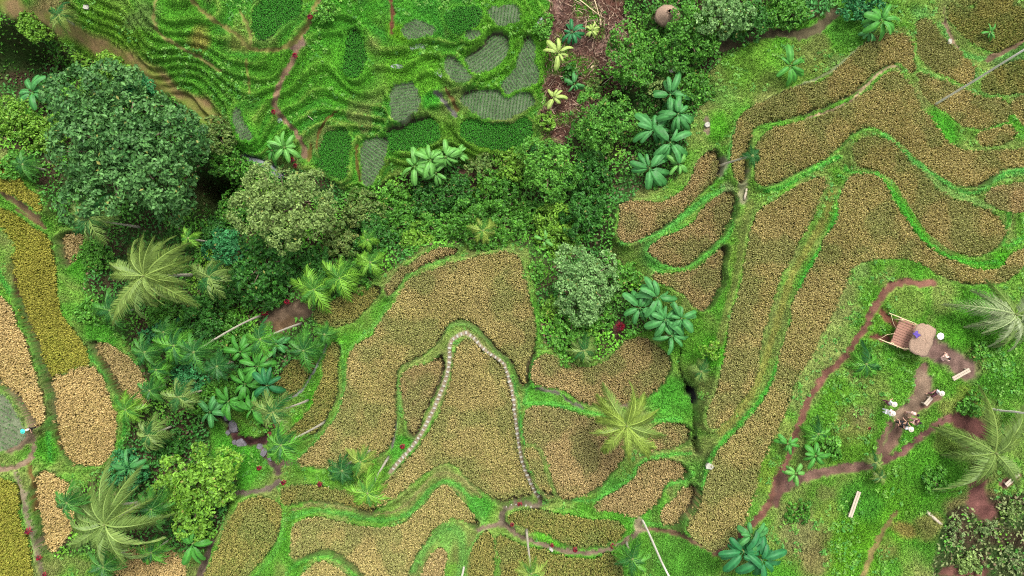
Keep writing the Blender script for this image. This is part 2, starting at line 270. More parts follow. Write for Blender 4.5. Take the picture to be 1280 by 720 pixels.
for P, zz, wd_ in [([(985,151),(1008,147),(1040,137),(1065,125),(1080,108),(1095,93),(1110,84),(1121,82),(1127,90)], 3.2, 2.0), ([(650,318),(657,340),(664,375),(671,400),(671,430)], 0.2, 1.5)]:
    _U, _V = to_px(X, Y, zz); m = segdist(_U, _V, P) < wd_; Z[m] = zz; K[m] = 1; PID[m] = -1
PATHM = (PID < 0) & (K > 0)
for _ in range(1):
    q = np.pad(PID, 2, 'constant', constant_values=-1); nb = np.full(PID.shape, -1); mx = np.full(PID.shape, -1); mn = np.full(PID.shape, 9999)
    for di in range(5):
        for dj in range(5):
            a = q[di:di+NX, dj:dj+NY]; mx = np.maximum(mx, a); mn = np.minimum(mn, np.where(a >= 0, a, 9999))
            if abs(di-2)+abs(dj-2) == 1: nb = np.maximum(nb, a)
    g = (PID < 0) & ~PATHM & (nb >= 0) & (mx == mn); PID[g] = nb[g]; Z[g] = np.array([p[0] for p in PAD])[nb[g]]; K[g] = 1
CTRL = [(0,80,-7),(40,70,-8),(80,75,-7),(140,60,-3.5),(100,30,-.5),(60,5,0),(0,0,-2),(270,240,-8),(255,225,-7),(285,255,-7),(230,190,-5),(200,150,-3.5),(240,150,-2.5),(60,150,-4),(20,150,-3),(20,190,-1.5),(100,200,-4),(150,240,-5),
 (120,300,-4),(200,330,-5),(250,330,-6),(300,430,-5),(250,450,-5),(200,440,-3.5),(180,400,-3),(120,380,-2),(100,350,-1.8),(300,520,-5),(300,560,-4),(345,395,-4.5),(370,390,-4.2),(330,480,-4.5),(250,540,-4),(200,520,-2.5),(330,590,-2.5),(350,600,-1),(300,610,-1),(270,640,-1),(230,620,-1.5),(180,610,-1),(150,580,-1),(120,640,0),(100,600,0),
 (345,330,-6),(450,300,-5.5),(400,280,-5),(430,230,-4),(500,260,-5.5),(560,260,-5.5),(600,285,-5),(640,260,-5),(650,300,-3.5),(690,300,-3.5),(560,210,-4),(600,205,-4),(620,215,-4),(700,260,-4),(730,230,-4),(680,200,-4),(700,340,-2),(690,400,-1),(720,430,0),(760,390,0),(740,340,-1.5),(780,330,-.5),(800,390,1.2),(770,270,-1),(790,200,-2),(820,210,-1),(830,150,-1.5),(760,150,-4),(740,100,-4),(720,50,-3),(700,10,-1.5),(690,90,-2.5),(695,160,-3),(790,70,-4),(790,20,-3.5),(860,30,-3),(860,80,-2),(900,90,0),(940,60,-.5),(900,150,1.2),(870,170,.5),(950,100,1.5),(1000,60,.5),(1050,30,.3),(1040,10,-1),(1100,20,1),(1160,10,1.8),
 (1000,90,1.6),(850,440,1.5),(850,500,1.9),(866,500,1.2),(880,460,2.5),(870,560,2.6),(890,420,3),(890,480,3),(930,300,3.4),(925,240,3.2),(935,400,3.6),
 (1060,380,5.4),(1040,450,5.5),(1000,540,5.6),(970,600,5.3),(950,660,5),(1100,360,6),(1150,420,7),(1200,380,6.6),(1250,340,5.6),(1250,400,6.8),(1250,470,7),(1180,480,7),(1120,520,6.8),(1060,520,6.4),(1030,590,5.8),(1100,580,6.4),(1150,560,6.6),(1230,560,6.8),(1240,620,6.4),(1150,640,5.8),(1060,640,5.4),(1000,660,5),(1100,700,5),(1200,700,5.4),(1270,690,5.6),(940,700,4.6),(870,690,4.2),(830,690,4),(820,665,3.8),(700,630,2.6),(610,660,2.8),(590,700,3.2),(575,690,3.4),(540,665,2.9),(520,700,2.9),(430,676,2.6),(350,680,1.6),(355,715,2.2),(400,690,2.9),
 (600,640,2.0),(560,595,1.9),(500,640,1.9),(380,640,1.6),(340,625,.9),(700,560,2.0),(655,500,1.4),(700,500,1.6),(740,610,2.3),(820,510,2.0),(850,570,2.6),(640,640,2.2),
 (25,585,1.6),(40,640,1.4),(50,700,1.2),(30,515,1.3),(65,560,.2),(65,500,.05),(20,295,.1),(10,330,.2),(40,430,.4),(40,265,-.1),(80,350,-1),(95,420,-1),(140,480,-1),(160,560,-1.2),
 (420,100,-.9),(440,150,-1.8),(350,130,-.8),(300,60,1.2),(330,66,1.1),(390,20,.9),(430,20,.7),(470,30,.7),(500,10,.9),(530,70,-.3),(545,90,-.7),(540,130,-1.6),(600,10,.8),(660,20,0),(675,60,-.6),(672,130,-2),(660,185,-3),(440,200,-3),(410,145,-1.5),(370,190,-2.8),(330,190,-3),(285,180,-2.8),(180,60,1),(170,10,2.2),(220,2,2.8),(120,10,1.4),(480,70,-.2),(490,90,-.6),
 (-120,100,-5),(-120,400,1.5),(-120,650,3),(1400,60,2),(1400,250,4.5),(1400,450,6.5),(1400,650,6),(100,-120,3),(400,-120,3.5),(700,-120,0),(1000,-120,-2),(1250,-120,0),(100,840,2),(400,840,5),(700,840,5.5),(1000,840,6),(1300,840,6.5)]
for px, py, z in CTRL:
    k = (HC-z)/HC/PM; x, y = (px-640)*k, (360-py)*k; m = (np.hypot(X-x, Y-y) < .35) & (PID < 0); Z[m] = z; K[m] = 1
def pushpull(Z, K):
    lv = [(Z*K, K)]
    while min(lv[-1][0].shape) > 2:
        a, k = lv[-1]
        if a.shape[0] % 2: a = np.pad(a, ((0, 1), (0, 0)), 'edge'); k = np.pad(k, ((0, 1), (0, 0)), 'edge')
        if a.shape[1] % 2: a = np.pad(a, ((0, 0), (0, 1)), 'edge'); k = np.pad(k, ((0, 0), (0, 1)), 'edge')
        s = lambda q: q[::2, ::2]+q[1::2, ::2]+q[::2, 1::2]+q[1::2, 1::2]
        a, k = s(a), s(k); g = k > 0; a = np.where(g, a/np.where(g, k, 1), 0); k = np.minimum(k, 1.)*(k > 0); lv.append((a*k, k))
    a, k = lv[-1]; r = np.where(k > 0, a/np.where(k > 0, k, 1), a.sum()/max(k.sum(), 1e-6))
    for a, k in lv[-2::-1]:
        u = np.repeat(np.repeat(r, 2, 0), 2, 1)[:a.shape[0], :a.shape[1]]
        for _ in range(3):
            q = np.pad(u, 1, 'edge'); u = (q[:-2, 1:-1]+q[2:, 1:-1]+q[1:-1, :-2]+q[1:-1, 2:]+4*u)/8
        r = a+(1-k)*u
    return r
F = pushpull(Z, K); free = (PID < 0) & ~PATHM
for it in range(160):
    q = np.pad(F, 1, 'edge'); av = (q[:-2, 1:-1]+q[2:, 1:-1]+q[1:-1, :-2]+q[1:-1, 2:])/4
    F = np.where(free, av, Z)
def ext_f(a, n, f):
    for _ in range(n):
        q = np.pad(a, 1, 'edge'); a = f(f(f(q[:-2, 1:-1], q[2:, 1:-1]), f(q[1:-1, :-2], q[1:-1, 2:])), a)
    return a
def blur(a, n):
    for _ in range(n):
        q = np.pad(a, 1, 'edge'); a = (q[:-2, 1:-1]+q[2:, 1:-1]+q[1:-1, :-2]+q[1:-1, 2:]+2*a)/6
    return a
free = PID < 0
pm = (~free).astype(float); pb = blur(pm, 8)
# banks: a steep cut face at the lower plot and a nearly level berm at the upper one
Lo = ext_f(F, 9, np.minimum); Hi = ext_f(F, 9, np.maximum); t_ = np.clip((F-Lo)/np.maximum(Hi-Lo, .02), 0, 1); e_ = np.clip(t_/.42, 0, 1); Fs = Lo+(Hi-Lo)*(e_*e_*(3-2*e_)*.86+.14*t_)
near = np.clip(blur(pm, 14)*6, 0, 1); F = np.where(free & ~PATHM, F*(1-near)+Fs*near, F)
# the young terraces of the upper valley side step down through the open ground as well
TLP = [(60,-200),(700,-200),(682,60),(672,190),(600,212),(440,245),(380,215),(290,195),(230,128),(150,60),(60,10)]
_U, _V = to_px(X, Y, F); TLm = blur(inpoly(_U, _V, TLP)*1., 12)*free
q_ = (F+(vnoise(X, Y, 5.5, 91)-.5)*1.6+(vnoise(X, Y, 2.3, 93)-.5)*.5)/.55; fl = np.floor(q_); fr = q_-fl; e_ = np.clip((fr-.76)/.24, 0, 1)
st_h = .55*(fl+e_*e_*(3-2*e_))-.55*q_; TLIP = (np.exp(-((fr-.06)/.07)**2)+np.exp(-((fr-1.02)/.06)**2))
F = F+TLm*np.clip(1.15-pb*1.6, 0, 1)*(st_h*.97+TLIP*.15); TLIP = TLIP*TLm; TLF = fr
lip = np.exp(-((pb-.22)/.14)**2)*free
rough = (fbm(X, Y, 1.1, 5)-.5)*.30+(fbm(X, Y, 5, 9)-.5)*.5
HGT = F+np.where(free, lip*.16+rough*.6*np.clip(1-pb*2.2, 0, 1), 0)
crop_h = np.array([CROP[k][3] for _, k, _, _ in PAD]+[0.])
deep = np.where(crop_h > .4, .34, np.where(crop_h > .3, .16, .05)); HGT -= np.where(free, 0, deep[PID])
HGT += np.where(free, 0, (vnoise(X, Y, .5, 3)-.5)*.06)
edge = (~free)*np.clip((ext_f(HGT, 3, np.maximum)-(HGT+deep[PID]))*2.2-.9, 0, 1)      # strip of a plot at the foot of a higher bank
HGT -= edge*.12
def hgt(x, y):
    fx = np.clip((np.asarray(x)-xs[0])/ST, 0, NX-1.001); fy = np.clip((np.asarray(y)-ys[0])/ST, 0, NY-1.001)
    i = fx.astype(int); j = fy.astype(int); a = fx-i; b = fy-j
    return (HGT[i, j]*(1-a)+HGT[i+1, j]*a)*(1-b)+(HGT[i, j+1]*(1-a)+HGT[i+1, j+1]*a)*b
def at(px, py, h=0.):
    """the place whose point h metres above the ground is seen at photo pixel px, py; returns the ground point"""
    z = 0.
    for _ in range(14):
        k = (HC-z-h)/HC/PM; x, y = (px-640)*k, (360-py)*k; z = .5*z+.5*float(hgt(x, y))
    return Vector((x, y, float(hgt(x, y))))
# channels and ditches are cut into the ground
U0, V0 = to_px(X, Y, HGT)
DITCH = [([(860,480),(866,495),(868,510),(869,530),(869,545),(871,562)], 2.0, 1.0), ([(851,436),(848,455),(853,472),(862,486)], 1.6, .6), ([(868,552),(872,565)], 3.2, .8), ([(858,488),(866,488)], 5, .9),
 ([(560,578),(575,583),(590,600),(610,617),(622,624)], 1.6, .25), ([(388,632),(420,636),(455,642),(490,632),(520,612),(545,588)], 1.6, .35), ([(690,628),(715,628),(735,622)], 1.6, .3), ([(502,448),(530,437),(548,424)], 1.6, .25),
 ([(292,530),(297,548),(310,560),(330,548),(345,558)], 6, .5)]
for P, wd, dp in DITCH:
    d = segdist(U0, V0, P); HGT -= dp*np.clip(1.4-d/wd, 0, 1)*np.where(free, 1, .0)
for cx_, cy_, r_, dp in [(30,75,40,4.), (70,90,22,3.), (268,240,26,5.), (300,400,20,1.5), (780,128,14,1.5), (765,115,18,1.2), (290,545,16,.4)]:
    d = np.hypot(U0-cx_, V0-cy_)/r_; HGT -= dp*np.clip(1.3-d, 0, 1)**.7*free
U0, V0 = to_px(X, Y, HGT)
POOLZ = []
for P, label in [([(511,58),(518,55),(527,54),(533,58),(530,62),(522,60),(515,64)], 'pale glinting puddle in the arc shaped wet plot'), ([(545,86),(549,85),(553,92),(552,98),(547,94)], 'small blue white puddle between the upper plots'), ([(487,82),(498,79),(506,83),(500,86),(490,85)], 'thin grey puddle at the gully head'), ([(671,28),(677,20),(681,26),(676,33),(671,35)], 'small grey pond beside the brown slope'), ([(345,148),(352,147),(353,153),(347,154)], 'tiny puddle by the footpath bend'), ([(306,196),(322,198),(338,205),(350,216),(356,222),(350,224),(336,213),(320,205),(306,201)], 'dark water in the curved channel above the olive tree')]:
    m = inpoly(U0, V0, smoothP(P, True, 2)); zz = float(HGT[m].mean())-.08; mm = blur(m*1., 3) > .05; HGT = np.where(mm, np.minimum(HGT, zz-.06), HGT); POOLZ.append((P, zz, label))
U0, V0 = to_px(X, Y, HGT)
# ------------------------------------------------------------------ ground cover colours (albedo of what grows or lies there, plus shade painted along plot edges)
g1 = fbm(X, Y, 7, 21); g2 = fbm(X, Y, 1.6, 31); g3 = vnoise(X, Y, .45, 41)
def c3(c): return np.array(c)[None, None, :]
mixc = lambda a, b, t: a*(1-t[..., None])+b*t[..., None]
C = mixc(c3((.10,.27,.025)), c3((.20,.27,.065)), np.clip((g1-.35)*2.2+(g2-.5)*1.4, 0, 1))
berm = np.clip((pb-.12)*3, 0, 1)*free; C = mixc(C, c3((.13,.31,.045)), berm*np.clip((g1-.2)*2.5, .25, .85))
C = mixc(C, mixc(c3((.06,.26,.025)), c3((.13,.28,.03)), np.clip(g1*2-.5, 0, 1)), TLm); C = mixc(C, c3((.035,.19,.02)), TLm*np.clip((TLF-.2)*4, 0, 1)*np.clip((.74-TLF)*8, 0, 1)*.8); C = mixc(C, c3((.22,.33,.06)), np.clip(TLIP, 0, 1)*.8)
v1 = fbm(X, Y, .9, 101); v2 = fbm(X, Y, 2.6, 103)
C = C*(.62+.76*v1[..., None]); C = mixc(C, c3((.20,.20,.07)), np.clip((v2-.56)*5, 0, .55)*free); C = mixc(C, c3((.07,.29,.02)), np.clip((.42-v2)*5, 0, .6)*free)
PATCH = [(1100,650,50,(.07,.27,.01)),(1060,690,40,(.08,.26,.01)),(1170,600,38,(.05,.24,.012)),(1165,670,35,(.04,.20,.012)),(1075,625,25,(.04,.22,.02)),(900,440,30,(.05,.28,.012)),(838,500,30,(.04,.26,.02)),(1000,50,45,(.06,.27,.012)),(940,85,35,(.09,.24,.02)),(900,160,18,(.06,.3,.012)),
 (300,575,38,(.03,.24,.012)),(272,545,18,(.03,.2,.012)),(100,330,26,(.04,.26,.012)),(130,410,26,(.03,.22,.012)),(62,560,16,(.04,.27,.012)),(1210,400,40,(.05,.25,.012)),(1250,470,40,(.05,.22,.015)),(1175,165,26,(.035,.28,.012)),(1250,320,14,(.05,.3,.01)),(1230,340,14,(.05,.28,.01)),(1100,400,30,(.08,.25,.015)),(1045,500,28,(.08,.24,.015)),(1060,560,28,(.08,.24,.015)),
 (770,620,22,(.05,.24,.03)),(800,625,30,(.05,.25,.02)),(680,500,24,(.05,.26,.02)),(840,300,24,(.05,.27,.03)),(820,320,20,(.05,.27,.04)),(705,660,10,(.04,.28,.01)),(690,675,22,(.05,.28,.01)),(380,530,16,(.05,.27,.01)),(395,500,14,(.05,.3,.01)),(600,635,16,(.03,.24,.02)),(500,560,16,(.04,.26,.02)),(500,545,8,(.04,.28,.02)),(870,600,30,(.07,.24,.03)),(850,695,50,(.05,.22,.02)),(670,400,24,(.06,.26,.02)),
 (420,30,40,(.04,.25,.015)),(520,90,45,(.07,.25,.012)),(640,60,70,(.07,.25,.012)),(430,90,45,(.05,.25,.012)),(350,90,40,(.05,.23,.012)),(350,10,30,(.035,.2,.02)),(250,100,60,(.05,.22,.015)),(220,30,50,(.05,.22,.012)),(130,50,60,(.08,.22,.012)),(540,130,14,(.03,.3,.02)),(500,40,14,(.1,.3,.01)),(300,180,30,(.04,.25,.012)),(560,200,60,(.07,.22,.015)),(620,200,40,(.09,.24,.015)),
 (1010,75,30,(.14,.2,.04)),(960,115,25,(.13,.2,.04)),(1050,90,14,(.11,.2,.05)),(1000,200,20,(.12,.25,.04)),(930,330,22,(.12,.24,.03)),(930,400,20,(.12,.26,.03)),(1040,390,22,(.16,.22,.06)),(1010,460,22,(.17,.22,.06)),(990,500,18,(.16,.22,.06)),(960,590,16,(.12,.28,.02)),(1060,530,20,(.17,.2,.05)),(1130,660,14,(.22,.17,.05)),(1010,680,24,(.18,.17,.06)),(1230,680,55,(.14,.17,.05)),(1180,550,14,(.14,.22,.04)),
 (560,670,20,(.11,.27,.05)),(580,690,12,(.15,.2,.05)),(540,640,12,(.1,.24,.03)),(1080,160,22,(.12,.25,.03)),(1085,175,12,(.17,.25,.06)),(1210,500,20,(.14,.2,.03)),(25,330,12,(.1,.12,.03)),(1050,375,26,(.24,.29,.09)),(1035,420,26,(.24,.29,.09)),(1020,455,26,(.22,.28,.08)),(1000,490,22,(.22,.27,.08)),(975,540,18,(.2,.28,.06)),(955,600,16,(.18,.30,.04)),(1075,340,14,(.16,.28,.07)),(1130,375,26,(.17,.26,.05)),(1180,370,20,(.18,.25,.06)),(1090,490,20,(.16,.25,.05)),(1075,520,18,(.22,.22,.08)),(1215,455,16,(.17,.19,.06)),(1190,515,16,(.18,.2,.05)),(1000,660,26,(.20,.22,.08)),(1020,700,24,(.2,.18,.07)),(1035,640,14,(.16,.27,.04)),(1160,660,16,(.2,.2,.06)),(1110,690,14,(.2,.22,.06)),(1200,640,20,(.17,.15,.06)),(1240,635,20,(.14,.08,.05)),(1215,700,30,(.16,.18,.06)),(880,620,14,(.1,.26,.04)),(960,130,16,(.2,.24,.07)),(1020,60,18,(.18,.24,.06)),(900,120,20,(.1,.24,.04)),(60,600,16,(.12,.16,.05)),(250,50,14,(.2,.18,.04)),(300,55,10,(.15,.2,.04)),(910,235,10,(.18,.25,.1)),(860,640,14,(.07,.24,.03)),(660,480,12,(.04,.28,.02)),(1060,20,40,(.05,.22,.02)),(1150,20,14,(.08,.24,.05)),(1260,70,25,(.06,.16,.04)),(60,20,30,(.2,.16,.07)),(180,20,20,(.11,.2,.05))]
jfx = (vnoise(X, Y, .3, 55)-.5)*4.5; jfy = (vnoise(X, Y, .3, 56)-.5)*4.5
jx = (vnoise(X, Y, 1.2, 51)-.5)*14; jy = (vnoise(X, Y, 1.2, 52)-.5)*14
for cx_, cy_, r_, col in PATCH:
    d = np.hypot(U0+jx-cx_, V0+jy-cy_)/r_; C = mixc(C, (c3(col)+np.array((.02,.015,.004)))*(.6+.8*v1[..., None]), np.clip(1.9-1.5*d, 0, .88)*(.55+.9*np.clip(v2, 0, .5))*free)
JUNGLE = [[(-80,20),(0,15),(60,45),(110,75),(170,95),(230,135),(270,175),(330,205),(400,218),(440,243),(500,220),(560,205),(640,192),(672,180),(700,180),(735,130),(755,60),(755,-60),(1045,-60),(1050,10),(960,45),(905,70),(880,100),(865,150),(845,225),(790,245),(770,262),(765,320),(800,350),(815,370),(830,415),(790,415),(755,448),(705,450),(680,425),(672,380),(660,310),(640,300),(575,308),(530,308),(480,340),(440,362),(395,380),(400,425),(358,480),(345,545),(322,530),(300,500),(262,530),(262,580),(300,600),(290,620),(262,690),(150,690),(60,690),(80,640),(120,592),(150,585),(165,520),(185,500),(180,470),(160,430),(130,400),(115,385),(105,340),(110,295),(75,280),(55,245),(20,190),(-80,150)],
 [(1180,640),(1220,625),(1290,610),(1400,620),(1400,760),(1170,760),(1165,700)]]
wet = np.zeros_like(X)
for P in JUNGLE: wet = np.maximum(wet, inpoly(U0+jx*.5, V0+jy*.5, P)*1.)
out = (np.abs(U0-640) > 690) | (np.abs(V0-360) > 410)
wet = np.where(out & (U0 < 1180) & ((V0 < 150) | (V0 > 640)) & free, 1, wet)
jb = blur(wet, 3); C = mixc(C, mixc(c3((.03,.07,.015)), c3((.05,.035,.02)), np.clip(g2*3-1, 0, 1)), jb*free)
SOIL_AND_SHADE = [ # polyline or patch: points, half width px, colour, sink
 ([(1165,355),(1140,352),(1120,355),(1105,365),(1095,380),(1085,400),(1075,420),(1060,440),(1045,455),(1030,470),(1015,490),(1005,510),(998,530),(992,555),(985,575),(972,595),(968,615),(955,640),(935,660),(915,675),(895,690)], 5, (.23,.105,.075)),
 ([(895,690),(875,682),(850,668),(820,660),(800,662)], 3, (.25,.15,.09)),
 ([(975,612),(1000,598),(1030,590),(1060,585),(1085,583),(1102,575),(1110,555),(1125,530),(1140,505),(1150,480),(1155,460)], 6, (.23,.13,.10)),
 ([(1100,580),(1130,565),(1150,548),(1170,530),(1200,520)], 5, (.21,.10,.085)), ([(1112,530),(1095,560),(1110,570),(1135,515)], 5, (.24,.14,.10)),
 ([(975,600),(985,590),(970,630)], 5, (.2,.1,.08)), ([(1140,515),(1160,505),(1175,495)], 5, (.22,.12,.09)),
 ([(1165,438),(1182,445),(1198,455),(1210,464)], 13, (.23,.14,.115)), ([(1160,430),(1178,440)], 12, (.22,.13,.11)), ([(1150,470),(1160,485),(1150,500),(1125,520)], 9, (.25,.17,.12)), ([(1102,390),(1112,400),(1120,408)], 5, (.2,.08,.05)), ([(1090,420),(1110,424)], 4.5, (.18,.07,.05)),
 ([(1200,525),(1230,535),(1215,550)], 12, (.17,.07,.06)), ([(1222,600),(1220,630),(1235,640)], 12, (.17,.07,.06)), ([(1255,605),(1270,595)], 6, (.2,.09,.07)), ([(1180,715),(1230,718)], 6, (.2,.09,.07)), ([(1120,640),(1100,670),(1085,700),(1075,730)], 4, (.24,.19,.07)),
 ([(350,600),(335,612),(310,616),(290,617)], 3.2, (.2,.15,.12)), ([(345,590),(355,578),(365,578)], 4, (.2,.13,.1)),
 ([(595,662),(612,657),(628,655),(650,670),(690,685),(730,692),(770,685),(790,670),(805,660)], 3.2, (.24,.17,.12)), ([(628,655),(626,643),(632,634),(655,630),(675,634),(675,622)], 3.2, (.22,.17,.12)),
 ([(404,-10),(385,30),(372,55),(366,75),(355,95),(346,115),(342,135),(352,148),(365,160),(375,175),(382,195)], 3.6, (.30,.19,.12)), ([(365,58),(378,55)], 5, (.28,.18,.14)),
 ([(236,-5),(255,16),(275,30),(300,45),(308,60),(330,64),(355,60),(375,45),(392,15),(398,-5)], 3.0, (.26,.24,.07)), ([(195,-5),(193,12),(192,25),(196,40),(212,50),(230,62),(252,72),(275,90)], 2.4, (.26,.24,.08)), ([(300,15),(312,35),(313,55)], 2.6, (.24,.24,.07)), ([(308,75),(310,100),(312,115)], 2, (.2,.22,.05)),
 ([(488,-5),(491,20),(489,42)], 2.6, (.2,.08,.045)), ([(558,112),(566,125),(572,138)], 2.6, (.18,.12,.04)), ([(445,182),(446,205),(450,225)], 2.2, (.16,.12,.03)), ([(388,180),(386,200)], 2.4, (.16,.13,.03)), ([(395,185),(402,155),(420,140)], 2, (.16,.1,.03)), ([(545,115),(560,132),(571,145)], 3, (.2,.18,.17)),
 ([(0,236),(20,252),(45,272),(55,285)], 4, (.2,.13,.07)), ([(20,262),(50,282)], 2, (.16,.1,.05)), ([(-20,470),(0,477),(15,490),(30,512),(40,540),(44,565),(25,583),(-20,590)], 3.4, (.32,.22,.15)), ([(10,560),(35,548)], 7, (.28,.2,.13)), ([(20,592),(30,625),(36,660),(47,695),(55,722)], 3.6, (.3,.24,.16)), ([(35,580),(42,600),(45,640)], 3, (.2,.12,.04)),
 ([(22,345),(24,365)], 7, (.11,.07,.03)), ([(66,420),(66,450),(68,480),(72,520),(76,560)], 3.6, (.12,.08,.03)), ([(30,395),(45,430),(60,470)], 2, (.12,.09,.03)), ([(120,440),(140,470),(152,500)], 3, (.12,.09,.03)), ([(0,465),(20,485),(38,515)], 2.4, (.18,.13,.04)),  # dark strips beside the long left bunds paint the shaded plot edges
 ([(1008,148),(1040,138),(1065,126),(1080,108),(1095,94),(1110,84),(1121,82),(1126,90)], 1.7, (.46,.33,.2)), ([(955,129),(975,118),(1000,106),(1030,95),(1055,78),(1080,54),(1095,46)], 1.8, (.24,.27,.13)), ([(1180,28),(1188,45),(1198,66)], 3, (.42,.28,.19)), ([(1180,10),(1182,28)], 1.5, (.14,.09,.06)), ([(1235,75),(1262,60),(1280,50)], 4, (.2,.13,.08)),
 ([(930,212),(928,250)], 6, (.28,.28,.15)), ([(905,200),(900,215)], 6, (.22,.22,.13)), ([(800,650),(798,660)], 5, (.32,.26,.16)),
 ([(408,430),(400,450),(385,478),(375,492),(358,500)], 1.6, (.3,.29,.28)), ([(672,486),(700,490),(713,502),(728,509)], 2.2, (.2,.18,.14)), ([(410,508),(402,525),(395,540)], 2.5, (.2,.18,.15)), ([(266,672),(256,700),(250,722)], 4, (.17,.12,.09)), ([(493,505),(494,535),(490,560)], 2, (.2,.18,.15)), ([(305,195),(325,200),(342,207),(354,218)], 2.8, (.1,.11,.12)),
 ([(860,484),(868,500),(869,530),(870,562)], 1.6, (.015,.014,.012)), ([(851,436),(848,455),(856,480)], 1.4, (.02,.03,.012)), ([(859,488),(866,490),(866,500)], 5, (.02,.02,.022)),
 ([(338,398),(352,392),(372,386),(380,388)], 10, (.16,.105,.07)), ([(350,410),(362,405)], 8, (.18,.11,.06)),
 ([(290,535),(298,552),(318,552),(332,548),(345,548)], 7, (.07,.03,.03)), ([(325,560),(335,575),(350,590)], 4, (.14,.09,.08)), ([(275,515),(285,525)], 6, (.05,.04,.04)),
 ([(770,505),(800,510)], 3, (.2,.15,.1)), ([(885,150),(884,165)], 4, (.26,.2,.13)), ([(840,85),(841,98)], 3.5, (.22,.17,.1)),
 ([(895,60),(930,50),(960,40),(1010,45),(1045,15)], 7, (.11,.09,.05)), ([(775,405),(772,410)], 6, (.16,.06,.05)), ([(640,215),(615,213),(575,218)], 5, (.19,.1,.07)), ([(700,475),(770,505)], 1, (.2,.2,.1)),
]
BANDS = [([(1040,240),(1030,275),(1015,300),(1000,325),(987,350),(975,390),(965,420),(955,455),(945,480),(930,505),(915,525),(900,540)], 4.5, (.21,.22,.05), 0), ([(1050,240),(1045,270),(1032,300),(1017,322),(1004,345),(995,375),(988,405),(980,430),(970,460),(958,487),(942,510),(922,532),(902,550),(882,580),(878,610),(868,635),(858,650)], 2.6, (.045,.27,.025), .22),
 ([(937,255),(929,290),(923,330),(916,360),(906,400),(899,430)], 4.5, (.20,.25,.06), 0), ([(1098,222),(1115,240),(1128,262),(1142,285),(1160,308),(1185,322),(1215,330),(1250,328)], 2.6, (.05,.27,.02), .15), ([(1055,210),(1060,216),(1095,219)], 2.4, (.06,.27,.03), .1), ([(955,240),(985,232),(1015,212),(1050,196)], 2.6, (.05,.27,.03), .12),
 ([(1120,185),(1145,208),(1165,228),(1190,244),(1215,250),(1240,262)], 4, (.14,.25,.06), .05), ([(1240,225),(1275,215),(1300,215)], 4, (.08,.26,.05), 0), ([(500,447),(530,434),(552,416),(565,406),(580,404),(598,414),(618,436),(636,450)], 2.4, (.12,.24,.05), .1), ([(496,470),(500,495),(499,520),(494,548)], 2.2, (.12,.25,.05), .08), ([(640,470),(648,500),(651,530),(655,555)], 1.6, (.06,.24,.04), 0), ([(668,450),(660,480),(655,505)], 2, (.07,.26,.04), 0),
 ([(366,646),(392,636),(425,641),(460,649),(490,650),(514,641),(530,622),(545,604),(560,600),(576,608),(592,628),(604,642)], 3.2, (.07,.25,.035), .1), ([(368,637),(395,628),(430,634),(462,642),(490,641),(508,632),(524,614),(540,594),(560,590),(580,600),(600,620)], 2, (.2,.2,.07), 0), ([(516,712),(530,686),(545,668),(560,658),(575,662),(580,690),(574,725)], 5, (.11,.26,.05), .1), ([(362,712),(382,699),(402,692),(428,702),(446,720)], 2.4, (.07,.27,.03), .08),
 ([(428,432),(430,470),(429,500),(418,525),(402,545),(385,562),(372,575)], 1.8, (.09,.25,.04), .1), ([(434,440),(450,424),(472,404),(486,380),(500,352),(525,335),(560,324)], 2, (.10,.26,.04), .08), ([(683,553),(692,565),(697,590),(700,612),(720,628),(760,622)], 1.6, (.06,.24,.04), .06), ([(820,333),(855,335),(880,322),(900,300)], 2.6, (.06,.27,.03), .08), ([(800,300),(850,272),(885,245)], 3.2, (.06,.27,.04), .05), ([(920,250),(914,285),(905,305)], 2, (.06,.25,.03), .08),
 ([(60,345),(66,380),(75,400),(98,425),(118,448),(138,478),(152,505),(158,535),(150,560)], 2.8, (.05,.25,.03), .14), ([(-10,320),(10,360),(28,385),(38,415),(48,450),(60,480),(64,510),(60,545),(65,575)], 2.8, (.05,.25,.03), .14), ([(0,268),(25,280),(50,298),(60,330)], 2.2, (.05,.25,.02), .08)]
